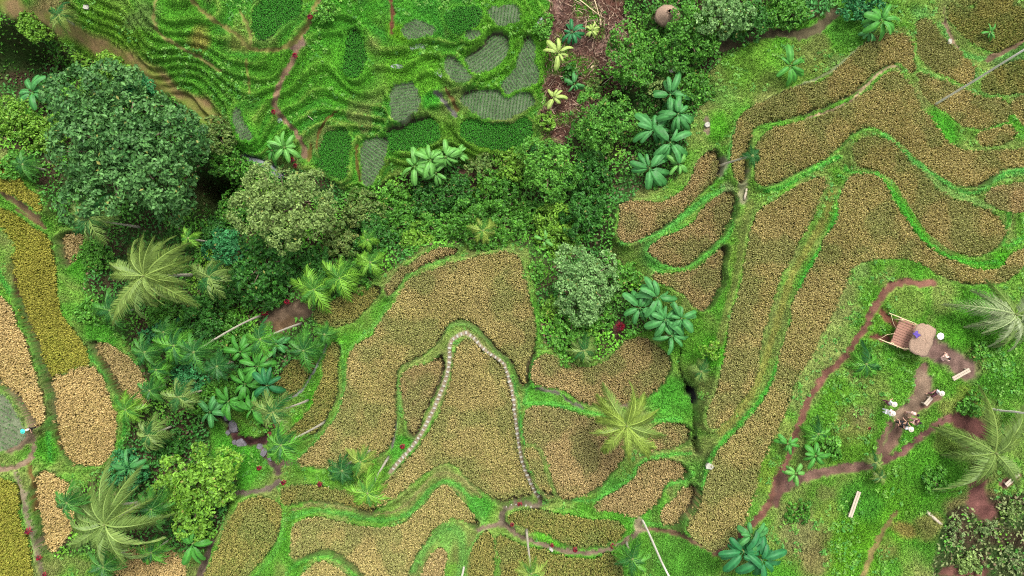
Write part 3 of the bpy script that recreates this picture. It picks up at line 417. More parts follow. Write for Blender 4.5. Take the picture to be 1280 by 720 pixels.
BANDS += [([(925,150),(916,168),(912,195),(905,215)], 2.4, (.09,.28,.05), .08), ([(945,236),(975,232),(1005,214),(1040,194),(1056,178),(1068,166),(1088,160),(1104,168)], 2.6, (.11,.31,.04), .1), ([(1104,168),(1122,184),(1140,200),(1160,214),(1180,228),(1198,240),(1218,242),(1236,230),(1258,215),(1290,211)], 2.6, (.08,.30,.05), .1), ([(1142,60),(1143,85),(1160,92),(1182,102),(1205,112),(1222,118),(1260,120),(1300,119)], 2.2, (.12,.26,.05), .05), ([(1205,70),(1218,85),(1220,100)], 2.6, (.10,.28,.06), .05),
 ([(1172,30),(1185,50),(1202,68),(1228,76),(1262,68)], 2.6, (.09,.26,.05), .05), ([(1215,160),(1232,158),(1262,156),(1272,168),(1290,180)], 2.2, (.10,.28,.04), .05), ([(1260,262),(1258,285),(1252,305),(1262,308),(1290,290)], 2.8, (.07,.30,.03), .08), ([(742,626),(765,612),(788,600),(800,575),(830,568),(862,566)], 2.6, (.08,.29,.04), .08), ([(820,622),(835,605),(858,600),(866,590)], 2.6, (.08,.30,.04), .06), ([(790,650),(820,656),(850,658),(872,640),(878,612),(876,590)], 2.2, (.09,.30,.04), .05), ([(658,505),(690,503),(720,512),(760,520),(800,526),(850,524)], 2.6, (.08,.30,.04), .05), ([(810,330),(830,336),(860,334),(888,318),(908,296),(918,270)], 2.2, (.09,.30,.04), .06), ([(775,305),(800,300),(832,288),(860,268),(888,244),(905,236)], 2.4, (.09,.31,.05), .05), ([(355,648),(352,668),(345,690),(332,706),(318,722)], 2.6, (.10,.30,.04), .06), ([(604,648),(600,672),(584,690),(580,720)], 2.4, (.12,.28,.05), .04)]
for P, wd, col, up_ in BANDS:
    P = smoothP(P, False); d = segdist(U0+jfx*.6, V0+jfy*.6, P); m = np.clip(1.8-1.3*d/wd, 0, 1)*free; C = mixc(C, c3(col)*1.12*(.72+.56*v1[..., None]), m*.9); HGT += up_*np.clip(1-d/wd/1.2, 0, 1)*free
SLOPE = [(685,-30),(760,-30),(790,30),(796,70),(800,105),(765,112),(740,130),(722,160),(700,182),(680,172),(678,120),(683,60)]
m = inpoly(U0+jx*1.6+jfx, V0+jy*1.6, SLOPE); m = blur(m*1., 2)*free*np.clip((.66-vnoise(X, Y, 1.7, 111))*5, 0, 1); C = mixc(C, mixc(c3((.11,.05,.035)), c3((.24,.15,.12)), np.clip(g2*3-1.3, 0, 1)), m)
soil_shade_m = m.copy()
d = segdist(U0+jx, V0+jy, [(-20,-10),(30,15),(75,35),(110,55),(145,65),(180,85),(210,108),(240,130),(270,150)])
m = np.clip(1.6-d/11, 0, 1)*free; C = mixc(C, mixc(c3((.22,.12,.07)), c3((.14,.16,.03)), np.clip(g2*3-1.1, 0, 1)), m*.85); soil_shade_m = np.maximum(soil_shade_m, m*.8)
for P, wd, col in SOIL_AND_SHADE:
    P = smoothP(P, False); u = U0+(jx*.2+jfx)*min(1, wd/4); v = V0+(jy*.2+jfy)*min(1, wd/4)
    d = segdist(u, v, P); m = np.clip(2.2-1.7*d/wd, 0, 1)*free; C = mixc(C, c3(col)*np.array((.60,.62,.60))*(.6+.8*g3[..., None]*v1[..., None]*2), m); soil_shade_m = np.maximum(soil_shade_m, m)
    if wd > 2: HGT -= .06*m
stone_path = STONE_PATH
for P in stone_path:
    d = segdist(U0, V0, P); m = np.clip(1.6-d/2.6, 0, 1); C = mixc(C, c3((.22,.17,.12)), m*free); soil_shade_m = np.maximum(soil_shade_m, m)
floor = np.array([CROP[k][6] for _, k, _, _ in PAD]+[(0, 0, 0)])
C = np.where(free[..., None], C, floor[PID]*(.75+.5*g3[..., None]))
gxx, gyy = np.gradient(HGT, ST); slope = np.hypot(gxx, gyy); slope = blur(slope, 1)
C = mixc(C, mixc(c3((.055,.05,.022)), c3((.05,.11,.02)), g3), np.clip((slope-1.9)/1.8, 0, .65)*free*(1-soil_shade_m)*(1-.6*TLm))
C = mixc(C, c3((.05,.04,.025)), edge*.8)  # shade at the foot of higher banks, painted into the plot floor
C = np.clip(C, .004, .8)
# ------------------------------------------------------------------ ground sheet, reaching far beyond the frame
ext = np.cumsum(np.geomspace(.3, 60, 26))
XA = np.concatenate([xs[0]-ext[::-1], xs, xs[-1]+ext]); YA = np.concatenate([ys[0]-ext[::-1], ys, ys[-1]+ext])
def padit(A): return np.pad(A, ((26, 26), (26, 26))+(((0, 0),) if A.ndim == 3 else ()), 'edge')
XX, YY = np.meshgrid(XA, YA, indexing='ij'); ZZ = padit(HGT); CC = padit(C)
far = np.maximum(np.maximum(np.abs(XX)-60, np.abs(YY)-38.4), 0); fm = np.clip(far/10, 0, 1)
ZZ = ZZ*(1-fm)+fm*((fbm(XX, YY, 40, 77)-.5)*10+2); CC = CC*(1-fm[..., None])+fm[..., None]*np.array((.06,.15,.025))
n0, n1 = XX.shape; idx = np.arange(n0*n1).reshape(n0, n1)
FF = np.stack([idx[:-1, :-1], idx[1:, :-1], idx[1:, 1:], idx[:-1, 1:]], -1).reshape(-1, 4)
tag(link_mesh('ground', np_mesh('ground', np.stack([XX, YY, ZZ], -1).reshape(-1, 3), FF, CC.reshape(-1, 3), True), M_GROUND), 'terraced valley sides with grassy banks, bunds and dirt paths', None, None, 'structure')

# ------------------------------------------------------------------ tufts: n blades per clump, each a folded kite
def tufts(x, y, z, h, spread, nb, tip, tip2, foot, wid, jit=.25, rng=RNG):
    n = len(x); tot = n*nb; a = rng.random((n, nb))*6.283; r = spread*(.45+.75*rng.random((n, nb))); hh = h[:, None]*(.75+.35*rng.random((n, nb)))
    ca, sa = np.cos(a), np.sin(a); w_ = wid*(.7+.6*rng.random((n, nb)))
    bx, by, bz = x[:, None], y[:, None], z[:, None]
    v0 = np.stack([bx+ca*r*.08, by+sa*r*.08, bz+0*a-.02], -1)
    m = .55; c = np.stack([bx+ca*r*m, by+sa*r*m, bz+hh], -1); s = np.stack([-sa*w_, ca*w_, 0*a], -1)
    v3 = np.stack([bx+ca*r*1.15, by+sa*r*1.15, bz+hh*.82], -1)
    Vv = np.stack([v0, c+s, v3, c-s], 2).reshape(-1, 3)
    t = rng.random((n, 1, 1))*.6+rng.random((n, nb, 1))*.4
    ct = (np.asarray(tip)*t+np.asarray(tip2)*(1-t))*(1-jit+2*jit*rng.random((n, nb, 1)))
    cf = np.broadcast_to(np.asarray(foot), ct.shape)
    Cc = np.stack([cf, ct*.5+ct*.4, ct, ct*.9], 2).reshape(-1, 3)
    return Vv, np.arange(tot*4).reshape(-1, 4), Cc
for i, (z, kind, lab, P) in enumerate(PAD):
    tip, tip2, foot, h, sp, spr, _ = CROP[kind]; Pw = np.array(smoothP(P)); k = (HC-z)/HC/PM
    wx = (Pw[:, 0]-640)*k; wy = (360-Pw[:, 1])*k
    sx_, sy_ = (sp*1.75, sp*.72) if kind in ('grey', 'plot') else (sp, sp); mxw, myw = wx.mean(), wy.mean(); hr = max(np.ptp(wx), np.ptp(wy))*.75+1; th = (i*2.4) % 3.14
    ga, gb = np.meshgrid(np.arange(-hr, hr, sx_), np.arange(-hr, hr, sy_), indexing='ij'); gb = gb+.12*np.sin(ga*.8+i); ga = ga+.25*np.sin(gb*.5+i)
    gx, gy = mxw+ga*math.cos(th)-gb*math.sin(th), myw+ga*math.sin(th)+gb*math.cos(th)
    gx = (gx+RNG.normal(0, sp*(.2 if kind != 'grey' else .12), gx.shape)).ravel(); gy = (gy+RNG.normal(0, sp*.2 if kind not in ('grey',) else sp*.12, gy.shape)).ravel()
    ix = np.clip(((gx-xs[0])/ST+.5).astype(int), 0, NX-1); iy = np.clip(((gy-ys[0])/ST+.5).astype(int), 0, NY-1)
    ok = PID[ix, iy] == i; thin = .985 if kind != 'plot' else .8
    ok &= RNG.random(ok.shape) < thin*(1-.85*edge[ix, iy])
    gx, gy = gx[ok], gy[ok]; n = len(gx)
    if n < 4: continue
    big = (.5+(fbm(gx, gy, 3.0, 61)-.5)*1.7)[:, None, None]; grn = np.clip((fbm(gx, gy, 2.4, 67+i)-.5)*4, 0, .5)[:, None, None]*(kind in ('gold', 'pink', 'dull')); zz = hgt(gx, gy)
    hh = h*(.85+.3*fbm(gx, gy, 1.5, 63))
    q = np.clip((fbm(gx, gy, 4, 65)-.42)*4, 0, 1)[:, None, None]
    tt2 = np.asarray(tip2)[None, None]*(1-q*.5)+np.asarray(tip)*q*.5; tt1 = np.asarray(tip)[None, None]*(.82+.36*big); tt1 = tt1*(1-grn)+grn*np.array((.30,.35,.11)); tt2 = tt2*(1-grn)+grn*np.array((.18,.27,.07))
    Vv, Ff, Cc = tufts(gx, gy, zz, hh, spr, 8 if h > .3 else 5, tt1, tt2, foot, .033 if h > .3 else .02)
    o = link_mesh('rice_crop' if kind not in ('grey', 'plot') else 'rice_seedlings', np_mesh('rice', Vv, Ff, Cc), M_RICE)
    tag(o, lab, 'rice', None, 'stuff')
# grass on the banks
def scatter(n, x0, x1, y0, y1): return RNG.uniform(x0, x1, n), RNG.uniform(y0, y1, n)
gx, gy = scatter(620000, -56, 56, -34, 34); ix = ((gx-xs[0])/ST+.5).astype(int); iy = ((gy-ys[0])/ST+.5).astype(int)
dens = free[ix, iy]*(1-np.clip(soil_shade_m[ix, iy]*1.5, 0, 1))*(1-.75*wet[ix, iy])
ok = RNG.random(gx.shape) < dens; gx, gy, ix, iy = gx[ok], gy[ok], ix[ok], iy[ok]
base = C[ix, iy][:, None, :]; hv = .13+.2*fbm(gx, gy, 1.3, 71)*np.clip(1.2-lip[ix, iy]*.8, .3, 1)
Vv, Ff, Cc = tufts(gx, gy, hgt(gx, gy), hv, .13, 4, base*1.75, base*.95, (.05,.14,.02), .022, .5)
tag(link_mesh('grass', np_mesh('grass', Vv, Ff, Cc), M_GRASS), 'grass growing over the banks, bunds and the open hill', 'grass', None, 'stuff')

# ------------------------------------------------------------------ leaf clouds
def leaf_quads(P, N, L, W, col, rng=RNG):
    n = len(P); N = N/np.linalg.norm(N, axis=1, keepdims=True); q = rng.normal(size=(n, 3)); u = np.cross(N, q); u /= np.linalg.norm(u, axis=1, keepdims=True)+1e-9
    v = np.cross(N, u); L = L*(.6+.8*rng.random((n, 1))); W = W*(.6+.8*rng.random((n, 1)))
    Vv = np.stack([P-u*L, P+v*W+N*W*.25, P+u*L, P-v*W+N*W*.25], 1).reshape(-1, 3)
    return Vv, np.arange(n*4).reshape(-1, 4), np.repeat(col, 4, 0)
PAL = {'blue': ((.04,.16,.03), (.17,.38,.10)), 'dark': ((.03,.14,.018), (.07,.26,.03)), 'mid': ((.05,.20,.02), (.13,.38,.035)), 'bright': ((.07,.28,.025), (.17,.44,.05)),
 'lime': ((.12,.32,.025), (.26,.50,.05)), 'grey': ((.13,.33,.07), (.34,.56,.20)), 'olive': ((.16,.28,.06), (.33,.47,.13)), 'teal': ((.03,.19,.05), (.07,.34,.10)), 'dry': ((.12,.26,.05), (.34,.42,.18)), 'rusty': ((.08,.24,.03), (.24,.30,.08))}
def crown(Rr, Hh, pal, leaf, dens=1., lobes=None, rng=RNG, asp=1.0, airy=.0):
    a, b = map(np.array, PAL[pal]); Ps = []; Ns = []; Cs = []; ph = rng.random(4)*6.28
    ev = .35 if pal == 'grey' else 1.; edge_ = lambda an: 1+ev*(.13*math.sin(2*an+ph[0])+.10*math.sin(3*an+ph[1])+.08*math.sin(5*an+ph[2]))
    nl = max(4, int(4+Rr*1.7)); lob = []
    for k in range(3+nl//2):
        an = rng.random()*6.283; lr = Rr*(.10+.09*rng.random()); rr = (Rr-lr)*edge_(an)*(.86+.12*rng.random()); lob.append((math.cos(an)*rr*asp, math.sin(an)*rr, Hh*(.08+.25*rng.random()), lr, rng.random()))
    for k in range(nl):
        an = k*2.39996+rng.random()*.6; rr = Rr*math.sqrt((k+.4)/nl)*.74*edge_(an); lr = Rr*(.22+.15*rng.random()) if Rr > 2 else Rr*(.30+.16*rng.random())
        lob.append((math.cos(an)*rr*asp, math.sin(an)*rr, Hh*(.25+.55*math.sqrt(max(0, 1-(rr/Rr/1.1)**2))*(.6+.4*rng.random())), lr, rng.random()))
    for lx, ly, lz, lr, lt in lob:
        cs = max(.20, min(.52, lr*.38)); nsub = int(4.6*(lr/cs)**2*dens)
        for m in range(nsub):
            d = rng.normal(size=3); d[2] = abs(d[2])*.95-.30; d /= np.linalg.norm(d); c = np.array((lx, ly, lz))+d*lr*np.array((1, 1, .75))*(.82+.3*rng.random())
            cr = cs*(.55+.55*rng.random()); n = int(26*(cr/leaf)**2*.26)+5; e = rng.normal(size=(n, 3))+d*1.2; e /= np.linalg.norm(e, axis=1, keepdims=True)
            Ps.append(c+e*cr*(.45+.85*rng.random((n, 1)))*np.array((1, 1, .8))); Ns.append(e*.6+rng.normal(0, .6, (n, 3))+np.array((0, 0, .4)))
            t = np.clip(.30*lt+.45*rng.random()**1.5+.35*rng.random((n, 1))**2, 0, 1); cl = (a*.75*(1-t)+b*t)*(.55+.65*rng.random((n, 1))); Cs.append(np.where(rng.random((n, 1)) < .012, np.array((.26,.26,.06)), cl))
    return leaf_quads(np.concatenate(Ps), np.concatenate(Ns), leaf*.62, leaf*.36, np.clip(np.concatenate(Cs), 0, 1), rng)
def broad(name, px, py, rpx, h, pal, label, cat, leaf=.2, asp=1.0, dens=1., group=None, gnd=None):
    top = at(px, py, h*.7); k = (HC-top.z-h*.7)/HC/PM; Rr = rpx*k
    root = empty(name, top); ch = h*(.55 if cat == 'tree' else .95); crown_mesh = crown(Rr, ch, pal, leaf, dens, asp=asp)
    o = link_mesh('crown', np_mesh('crown', *crown_mesh), M_LEAF, root); o.location = (0, 0, h-ch)
    parts = []; tr = .05+.035*Rr; zb = h-ch*.6
    parts.append(tube([(0, 0, -.3), (.06, 0, zb*.5), (0, .08, zb)], [tr*1.4, tr, tr*.7], 8))
    for q in range(6 if cat == 'tree' else 4):
        an = q*1.047*(1 if cat == 'tree' else 1.5)+random.random(); rr = Rr*.6
        parts.append(tube([(0, .03, zb*.75), (math.cos(an)*rr*.5, math.sin(an)*rr*.5, zb+ch*.2), (math.cos(an)*rr, math.sin(an)*rr, zb+ch*.35)], [tr*.6, tr*.4, tr*.15], 6))
    link_mesh('trunk' if cat == 'tree' else 'stems', py_mesh('wood', joinVF(*parts)), M_TRUNK, root)
    return tag(root, label, cat, group)
BROAD = [
 ('broadleaf_tree',158,190,100,11,'blue','largest tree, wide blue green crown above the leaning pale palm','tree',.3,1.0),
 ('broadleaf_tree',357,256,60,9,'olive','rounded olive green tree at the foot of the upper terraces','tree',.2,.95),
 ('broadleaf_tree',246,612,58,6,'lime','bright yellow green leafy tree right of the big olive palm','tree',.26,.95),
 ('broadleaf_tree',730,352,48,5,'grey','round silvery green tree beside the lower banana clump','tree',.18,1.),
 ('broadleaf_tree',330,330,42,5,'dark','dark green tree just below the rounded olive green tree','tree',.27,1.1),
 ('broadleaf_tree',285,310,24,5,'teal','small dark teal tree between the black hollow and the olive tree','tree',.27,1.),
 ('broadleaf_tree',797,70,40,5,'mid','dense green tree right of the brown debris slope','tree',.2,1.1),
 ('broadleaf_tree',760,148,40,4,'bright','yellowish green bush tree under the bare twigs of the debris slope','tree',.2,1.),
 ('broadleaf_tree',686,212,40,4.5,'bright','bright green tree at the foot of the debris slope','tree',.2,1.05),
 ('broadleaf_tree',862,48,40,4,'mid','green tree between the brown thatch lump and the grey leaved tree','tree',.2,1.05),
 ('broadleaf_tree',902,18,28,4.5,'grey','grey leaved tree at the top edge of the photo','tree',.22,1.3),
 ('broadleaf_tree',610,285,40,4,'mid','green tree with a small yellow palm beside it','tree',.2,1.1),
]
for a in BROAD: broad(*a)
SHR = [
 (500,268,38,2.5,'mid','mid green shrub in the centre of the valley bottom'),(455,262,26,2.2,'rusty','rusty green shrub right of the rounded olive tree'),(540,250,30,2.5,'dark','dark shrub right under the pale banana clump'),(575,240,28,2.8,'dark','darkest round shrub right of the pale banana clump'),
 (620,238,30,2.6,'mid','green shrub between the banana clump and the debris foot'),(545,290,28,2.,'bright','light green shrub above the thin arc of reddish rice'),(470,298,26,2.2,'dark','dark shrub above the row of bright palms'),(425,300,24,2.,'rusty','brown tinged shrub right of the dark green tree'),(395,328,22,2.2,'dark','dark shrub behind the pair of bright palms'),
 (700,292,38,1.4,'lime','low bright yellow green shrub left of the silvery tree'),(735,270,34,2.,'dark','dark feathery shrub above the silvery tree'),(740,215,34,2.6,'dark','dark feathery shrub left of the upper banana clump'),(660,270,24,1.8,'mid','small green shrub beside the low yellow green shrub'),(670,340,14,1.,'bright','low bright shrub at the corner of the largest rice plot'),
 (715,425,34,1.6,'bright','broad green shrub below the silvery tree'),(745,395,22,1.6,'bright','little green shrub between silvery tree and red twig heap'),(785,345,18,1.8,'bright','small bright shrub right of the silvery tree'),(690,385,16,1.2,'lime','narrow green shrub left below the silvery tree'),
 (890,438,13,1.6,'lime','small round lime green bush beside the dark ditch'),(830,110,18,2.,'olive','greyish shrub over the top of the upper banana clump'),(870,110,26,1.6,'mid','low green shrub at the field edge right of the bananas'),(830,12,20,3,'mid','green shrub at the top edge beside the brown thatch lump'),(940,25,26,2.4,'dark','dark shrub right of the grey leaved tree'),
 (985,12,26,1.6,'bright','bright shrub along the top edge by the brown strip'),(1080,8,26,2.6,'teal','teal shrub behind the banana at the top edge'),(55,168,28,2.6,'lime','yellowish shrub left of the largest tree'),(18,150,26,2.4,'lime','yellow green shrub at the left edge by the black hollow'),(15,205,20,1.4,'bright','bright shrub at the edge of the yellow green rice'),
 (45,30,24,1.6,'lime','yellow green shrub at the upper rim of the black hollow'),(140,90,26,2.4,'lime','light yellow shrub at the rim above the largest tree'),(165,108,22,3.5,'teal','teal shrub poking out above the largest tree'),(270,170,26,2.2,'rusty','brown spotted shrub on the rim right of the largest tree'),(285,205,24,2.4,'mid','green shrub left of the rounded olive tree'),(288,262,22,2.4,'mid','green shrub above the black hollow beside the olive tree'),
 (158,590,26,2.4,'teal','teal shrub above the big olive palm'),(200,420,22,2.2,'teal','teal shrub behind the tuft of crowded palms'),(250,400,26,2.6,'dark','dark shrub left of the white curved palm trunk'),(290,420,26,1.6,'mid','low ferny shrub under the white curved palm trunk'),(270,290,22,2.,'dark','dark shrub below the black hollow'),(235,470,24,2.2,'teal','teal shrub among the crowded palms'),(205,395,24,2.2,'mid','green shrub below the leaning pale palm'),
 (115,320,22,.9,'bright','low bright green bush between leaning palm and yellow green rice'),(110,390,18,1.2,'bright','rounded bright bush at the bend of the long left bund'),(280,365,22,2.,'dark','dark shrub below the dark teal tree'),(325,370,22,2.,'dark','dark shrub above the red leaved plants by the dirt yard'),
 (714,92,12,.8,'dark','dark weed clump in the middle of the brown slope'),(682,34,14,.9,'bright','bright weed clump on the upper left rim of the brown slope'),(742,112,15,1.1,'rusty','brownish bush under the bare twigs on the brown slope'),(684,150,13,.9,'lime','yellowish weed clump at the lower left rim of the brown slope'),
 (1040,560,16,.8,'bright','small bright bush above the brown path'),(1000,640,16,.4,'mid','low flat green bush where the brown paths fork'),(1225,440,13,.5,'bright','low bush between the grey plank and the right palm'),(1215,505,17,.7,'bright','bright bush above the drooping right palm'),(1170,600,18,.5,'bright','bright bush left of the drooping right palm'),
 (1195,665,15,.6,'dry','dry greyish scrub at the right end of the short log'),(1238,662,18,.7,'dry','dry brush with pale twigs near the lower right corner'),(1266,700,18,.7,'dry','dry brush filling the lower right corner'),(1212,706,16,.6,'olive','olive scrub at the bottom edge near the right corner'),(1266,640,13,.6,'olive','olive scrub below the leaning short plank'),
 (405,15,14,.8,'bright','little bright bush beside the tan path at the top'),(445,345,22,1.8,'mid','green shrub among the bright palms'),(520,300,20,1.4,'lime','lime shrub on the corner above the thin arc of rice'),(640,205,22,1.4,'lime','lime leafed shrub below the upper terraces'),(600,205,16,1.2,'rusty','brownish shrub right of the pale banana clump'),
 (340,500,16,1.6,'mid','green shrub beside the grey stone edging'),(255,500,22,2.,'mid','green shrub between small palms by the rock pool'),(280,485,20,2.,'mid','dark leaved shrub above the rock pool'),(210,560,20,1.8,'dark','dark shrub above the bright leafy tree'),
]
for (px, py, r, h, pal, lab) in SHR: broad('shrub', px, py, r, h, pal, lab, 'shrub', .2 if pal != 'dry' else .13, 1., .9 if pal != 'dry' else .35, 'shrubs of the valley and hill')
# undergrowth under and between them
gx, gy = scatter(260000, -56, 56, -34, 34); ix = ((gx-xs[0])/ST+.5).astype(int); iy = ((gy-ys[0])/ST+.5).astype(int)
ok = (wet[ix, iy] > 0) & free[ix, iy] & (soil_shade_m[ix, iy] < .45); gx, gy = gx[ok], gy[ok]; n = len(gx)
u, v = to_px(gx, gy, hgt(gx, gy)); hole = np.clip(1.3-np.hypot(u-30, v-75)/48, 0, 1)+np.clip(1.3-np.hypot(u-268, v-240)/30, 0, 1)+np.clip(1.3-np.hypot(u-785, v-128)/16, 0, 1)
mound = np.clip(fbm(gx, gy, 2.2, 81)*2-.6, 0, 1)**1.2*1.3*(1-np.clip(hole, 0, .9)); ok = RNG.random(n) > hole*.8; gx, gy, mound, n = gx[ok], gy[ok], mound[ok], ok.sum()
t = np.clip((fbm(gx, gy, 4, 83)-.35)*3, 0, 1)[:, None]; t2 = np.clip((fbm(gx, gy, 2.5, 85)-.5)*4, 0, 1)[:, None]
cc = 1.12*(np.array((.04,.17,.022))*(1-t)+np.array((.11,.34,.03))*t); cc = cc*(1-t2)+t2*(np.array((.19,.40,.03))*t+np.array((.05,.22,.04))*(1-t)); rb = RNG.random((n, 1)) < .05; lm = np.zeros(n)
for cx_, cy_, r_ in [(690,290,40),(670,340,25),(690,400,26),(720,440,34),(765,425,22),(640,210,30),(600,300,24),(470,330,30),(560,300,30),(620,300,26),(860,110,30)]: uu, vv = to_px(gx, gy, hgt(gx, gy)); lm = np.maximum(lm, np.clip(1.7-1.5*np.hypot(uu-cx_, vv-cy_)/r_, 0, 1))
lm = lm[:, None]*.85; cc = cc*(1-lm)+lm*np.array((.15,.44,.03)); uu, vv = to_px(gx, gy, hgt(gx, gy)); dry = (uu > 1160) & (vv > 600); cc = np.where(dry[:, None] & (RNG.random((n, 1)) < .7), np.array((.22,.27,.10)), cc); gx = np.where(dry & (RNG.random(n) < .45), 500., gx); cc = np.where(rb, np.array((.16,.12,.06)), cc)*(.7+.6*RNG.random((n, 1)))
kp = gx < 400; gx, gy, mound, cc = gx[kp], gy[kp], mound[kp], cc[kp]; n = len(gx)
Pp = np.stack([gx, gy, hgt(gx, gy)+mound*(.5+.5*RNG.random(n))+.05], 1); Nn = RNG.normal(0, .5, (n, 3))+np.array((0, 0, .9))
Vv, Ff, Cc = leaf_quads(Pp, Nn, .15, .09, cc)
tag(link_mesh('undergrowth', np_mesh('undergrowth', Vv, Ff, Cc), M_LEAF), 'low leafy undergrowth covering the valley bottom', 'undergrowth', None, 'stuff')

# low broad leaved weeds in the grass
n = 9000; gx, gy = scatter(n*6, -50, 50, -30, 30); ix = ((gx-xs[0])/ST+.5).astype(int); iy = ((gy-ys[0])/ST+.5).astype(int)
pr = np.clip((fbm(gx, gy, 2.8, 121)-.46)*5, 0, 1)*free[ix, iy]*(1-np.clip(soil_shade_m[ix, iy]*2, 0, 1))*(wet[ix, iy] < .5)*np.clip(1-pb[ix, iy]*5, .04, 1); ok = RNG.random(gx.shape) < pr*.5; gx, gy, ix, iy = gx[ok], gy[ok], ix[ok], iy[ok]
m_ = 7; rr = .05+.12*RNG.random((len(gx), m_)); an = RNG.random((len(gx), m_))*6.283; X_ = gx[:, None]+rr*np.cos(an); Y_ = gy[:, None]+rr*np.sin(an); Z_ = hgt(X_, Y_)+.14+.22*RNG.random((len(gx), m_))*(RNG.random((len(gx), 1))**.5)
tc_ = RNG.random((len(gx), 1, 1)); cl_ = (np.array((.05,.22,.03))*tc_+np.array((.17,.36,.05))*(1-tc_))*np.ones((1, m_, 1))*(.7+.6*RNG.random((len(gx), m_, 1)))
Pp = np.stack([X_, Y_, Z_], -1).reshape(-1, 3); Vv, Ff, Cc = leaf_quads(Pp, RNG.normal(0, .35, Pp.shape)+np.array((0, 0, 1.)), .11, .065, cl_.reshape(-1, 3))
tag(link_mesh('weeds', np_mesh('weeds', Vv, Ff, Cc), M_LEAF), 'broad leaved weeds dotted through the grass', 'weeds', None, 'stuff')
# ------------------------------------------------------------------ palms
def frond_mesh(L, droop, col, width=.26, nl=26, dead=.0, rng=RNG, up=.5):
    t = np.linspace(0, 1, 14); x = L*(t-.12*t**3*droop); z = L*(up*t-(up+.18+.5*droop)*t**2.1*.9)
    V = []; F = []; C_ = []; rib = np.array(col)*1.3+np.array((.05,.05,.02))
    for i in range(14):
        w_ = (.012 if nl > 20 else .02)*(1-t[i]*.8)+.003
        for dy, dz in ((-w_, 0), (0, w_*1.1), (w_, 0)): V.append((x[i], dy, z[i]+dz)); C_.append(rib)
        if i: a = (i-1)*3; b = i*3; F += [(a, b, b+1, a+1), (a+1, b+1, b+2, a+2)]
    for s in (-1, 1):
        for k in range(nl):
            q = .10+.9*(k+.5*rng.random())/nl; px_, pz_ = np.interp(q, t, x), np.interp(q, t, z)
            ll = L*width*math.sin(math.pi*min(1, .16+.78*q))**.7*(.85+.3*rng.random()); an = 1.15-.75*q; fall = .25+.35*rng.random()+dead*.5
            d = np.array((math.cos(an), s*math.sin(an), -fall)); d /= np.linalg.norm(d); b = np.array((px_, 0, pz_)); wv = np.array((1, 0, .2))*L*(.0092 if nl > 20 else .027)*(1+.5*rng.random())
            m = b+d*ll*.5+np.array((0, 0, ll*.05)); e = b+d*ll+np.array((0, 0, -ll*.3)); n0_ = len(V)
            V += [b-wv*.5, m-wv, m+wv, b+wv*.5, e]; c = np.array(col)*(.75+.5*rng.random()); C_ += [c]*4+[c*1.15+.02]
            F += [(n0_, n0_+1, n0_+2, n0_+3), (n0_+1, n0_+4, n0_+2, n0_+2)]
    F2 = [f if len(set(f)) == 4 else None for f in F]
    me = bpy.data.meshes.new('frond'); me.from_pydata([tuple(map(float, p)) for p in V], [], [f if f[2] != f[3] else f[:3] for f in F]); me.update()
    a = me.color_attributes.new('Col', 'FLOAT_COLOR', 'POINT'); a.data.foreach_set('color', np.concatenate([np.clip(np.array(C_), 0, 1), np.ones((len(C_), 1))], 1).astype(np.float32).ravel())
    me.materials.append(M_FROND); return me
PC = {'green': (.045,.17,.02), 'dark': (.02,.11,.02), 'bright': (.07,.24,.02), 'lime': (.13,.30,.025), 'yellow': (.20,.29,.045), 'pale': (.15,.23,.045), 'olive': (.13,.21,.045), 'grey': (.22,.28,.13)}
_fc = {}
def fronds(col, big):
    if (col, big) not in _fc: _fc[(col, big)] = [frond_mesh(1., .5+.45*v, PC[col], .22 if big else .40, 46 if big else 12, up=.35+.2*v) for v in range(3)]
    return _fc[(col, big)]
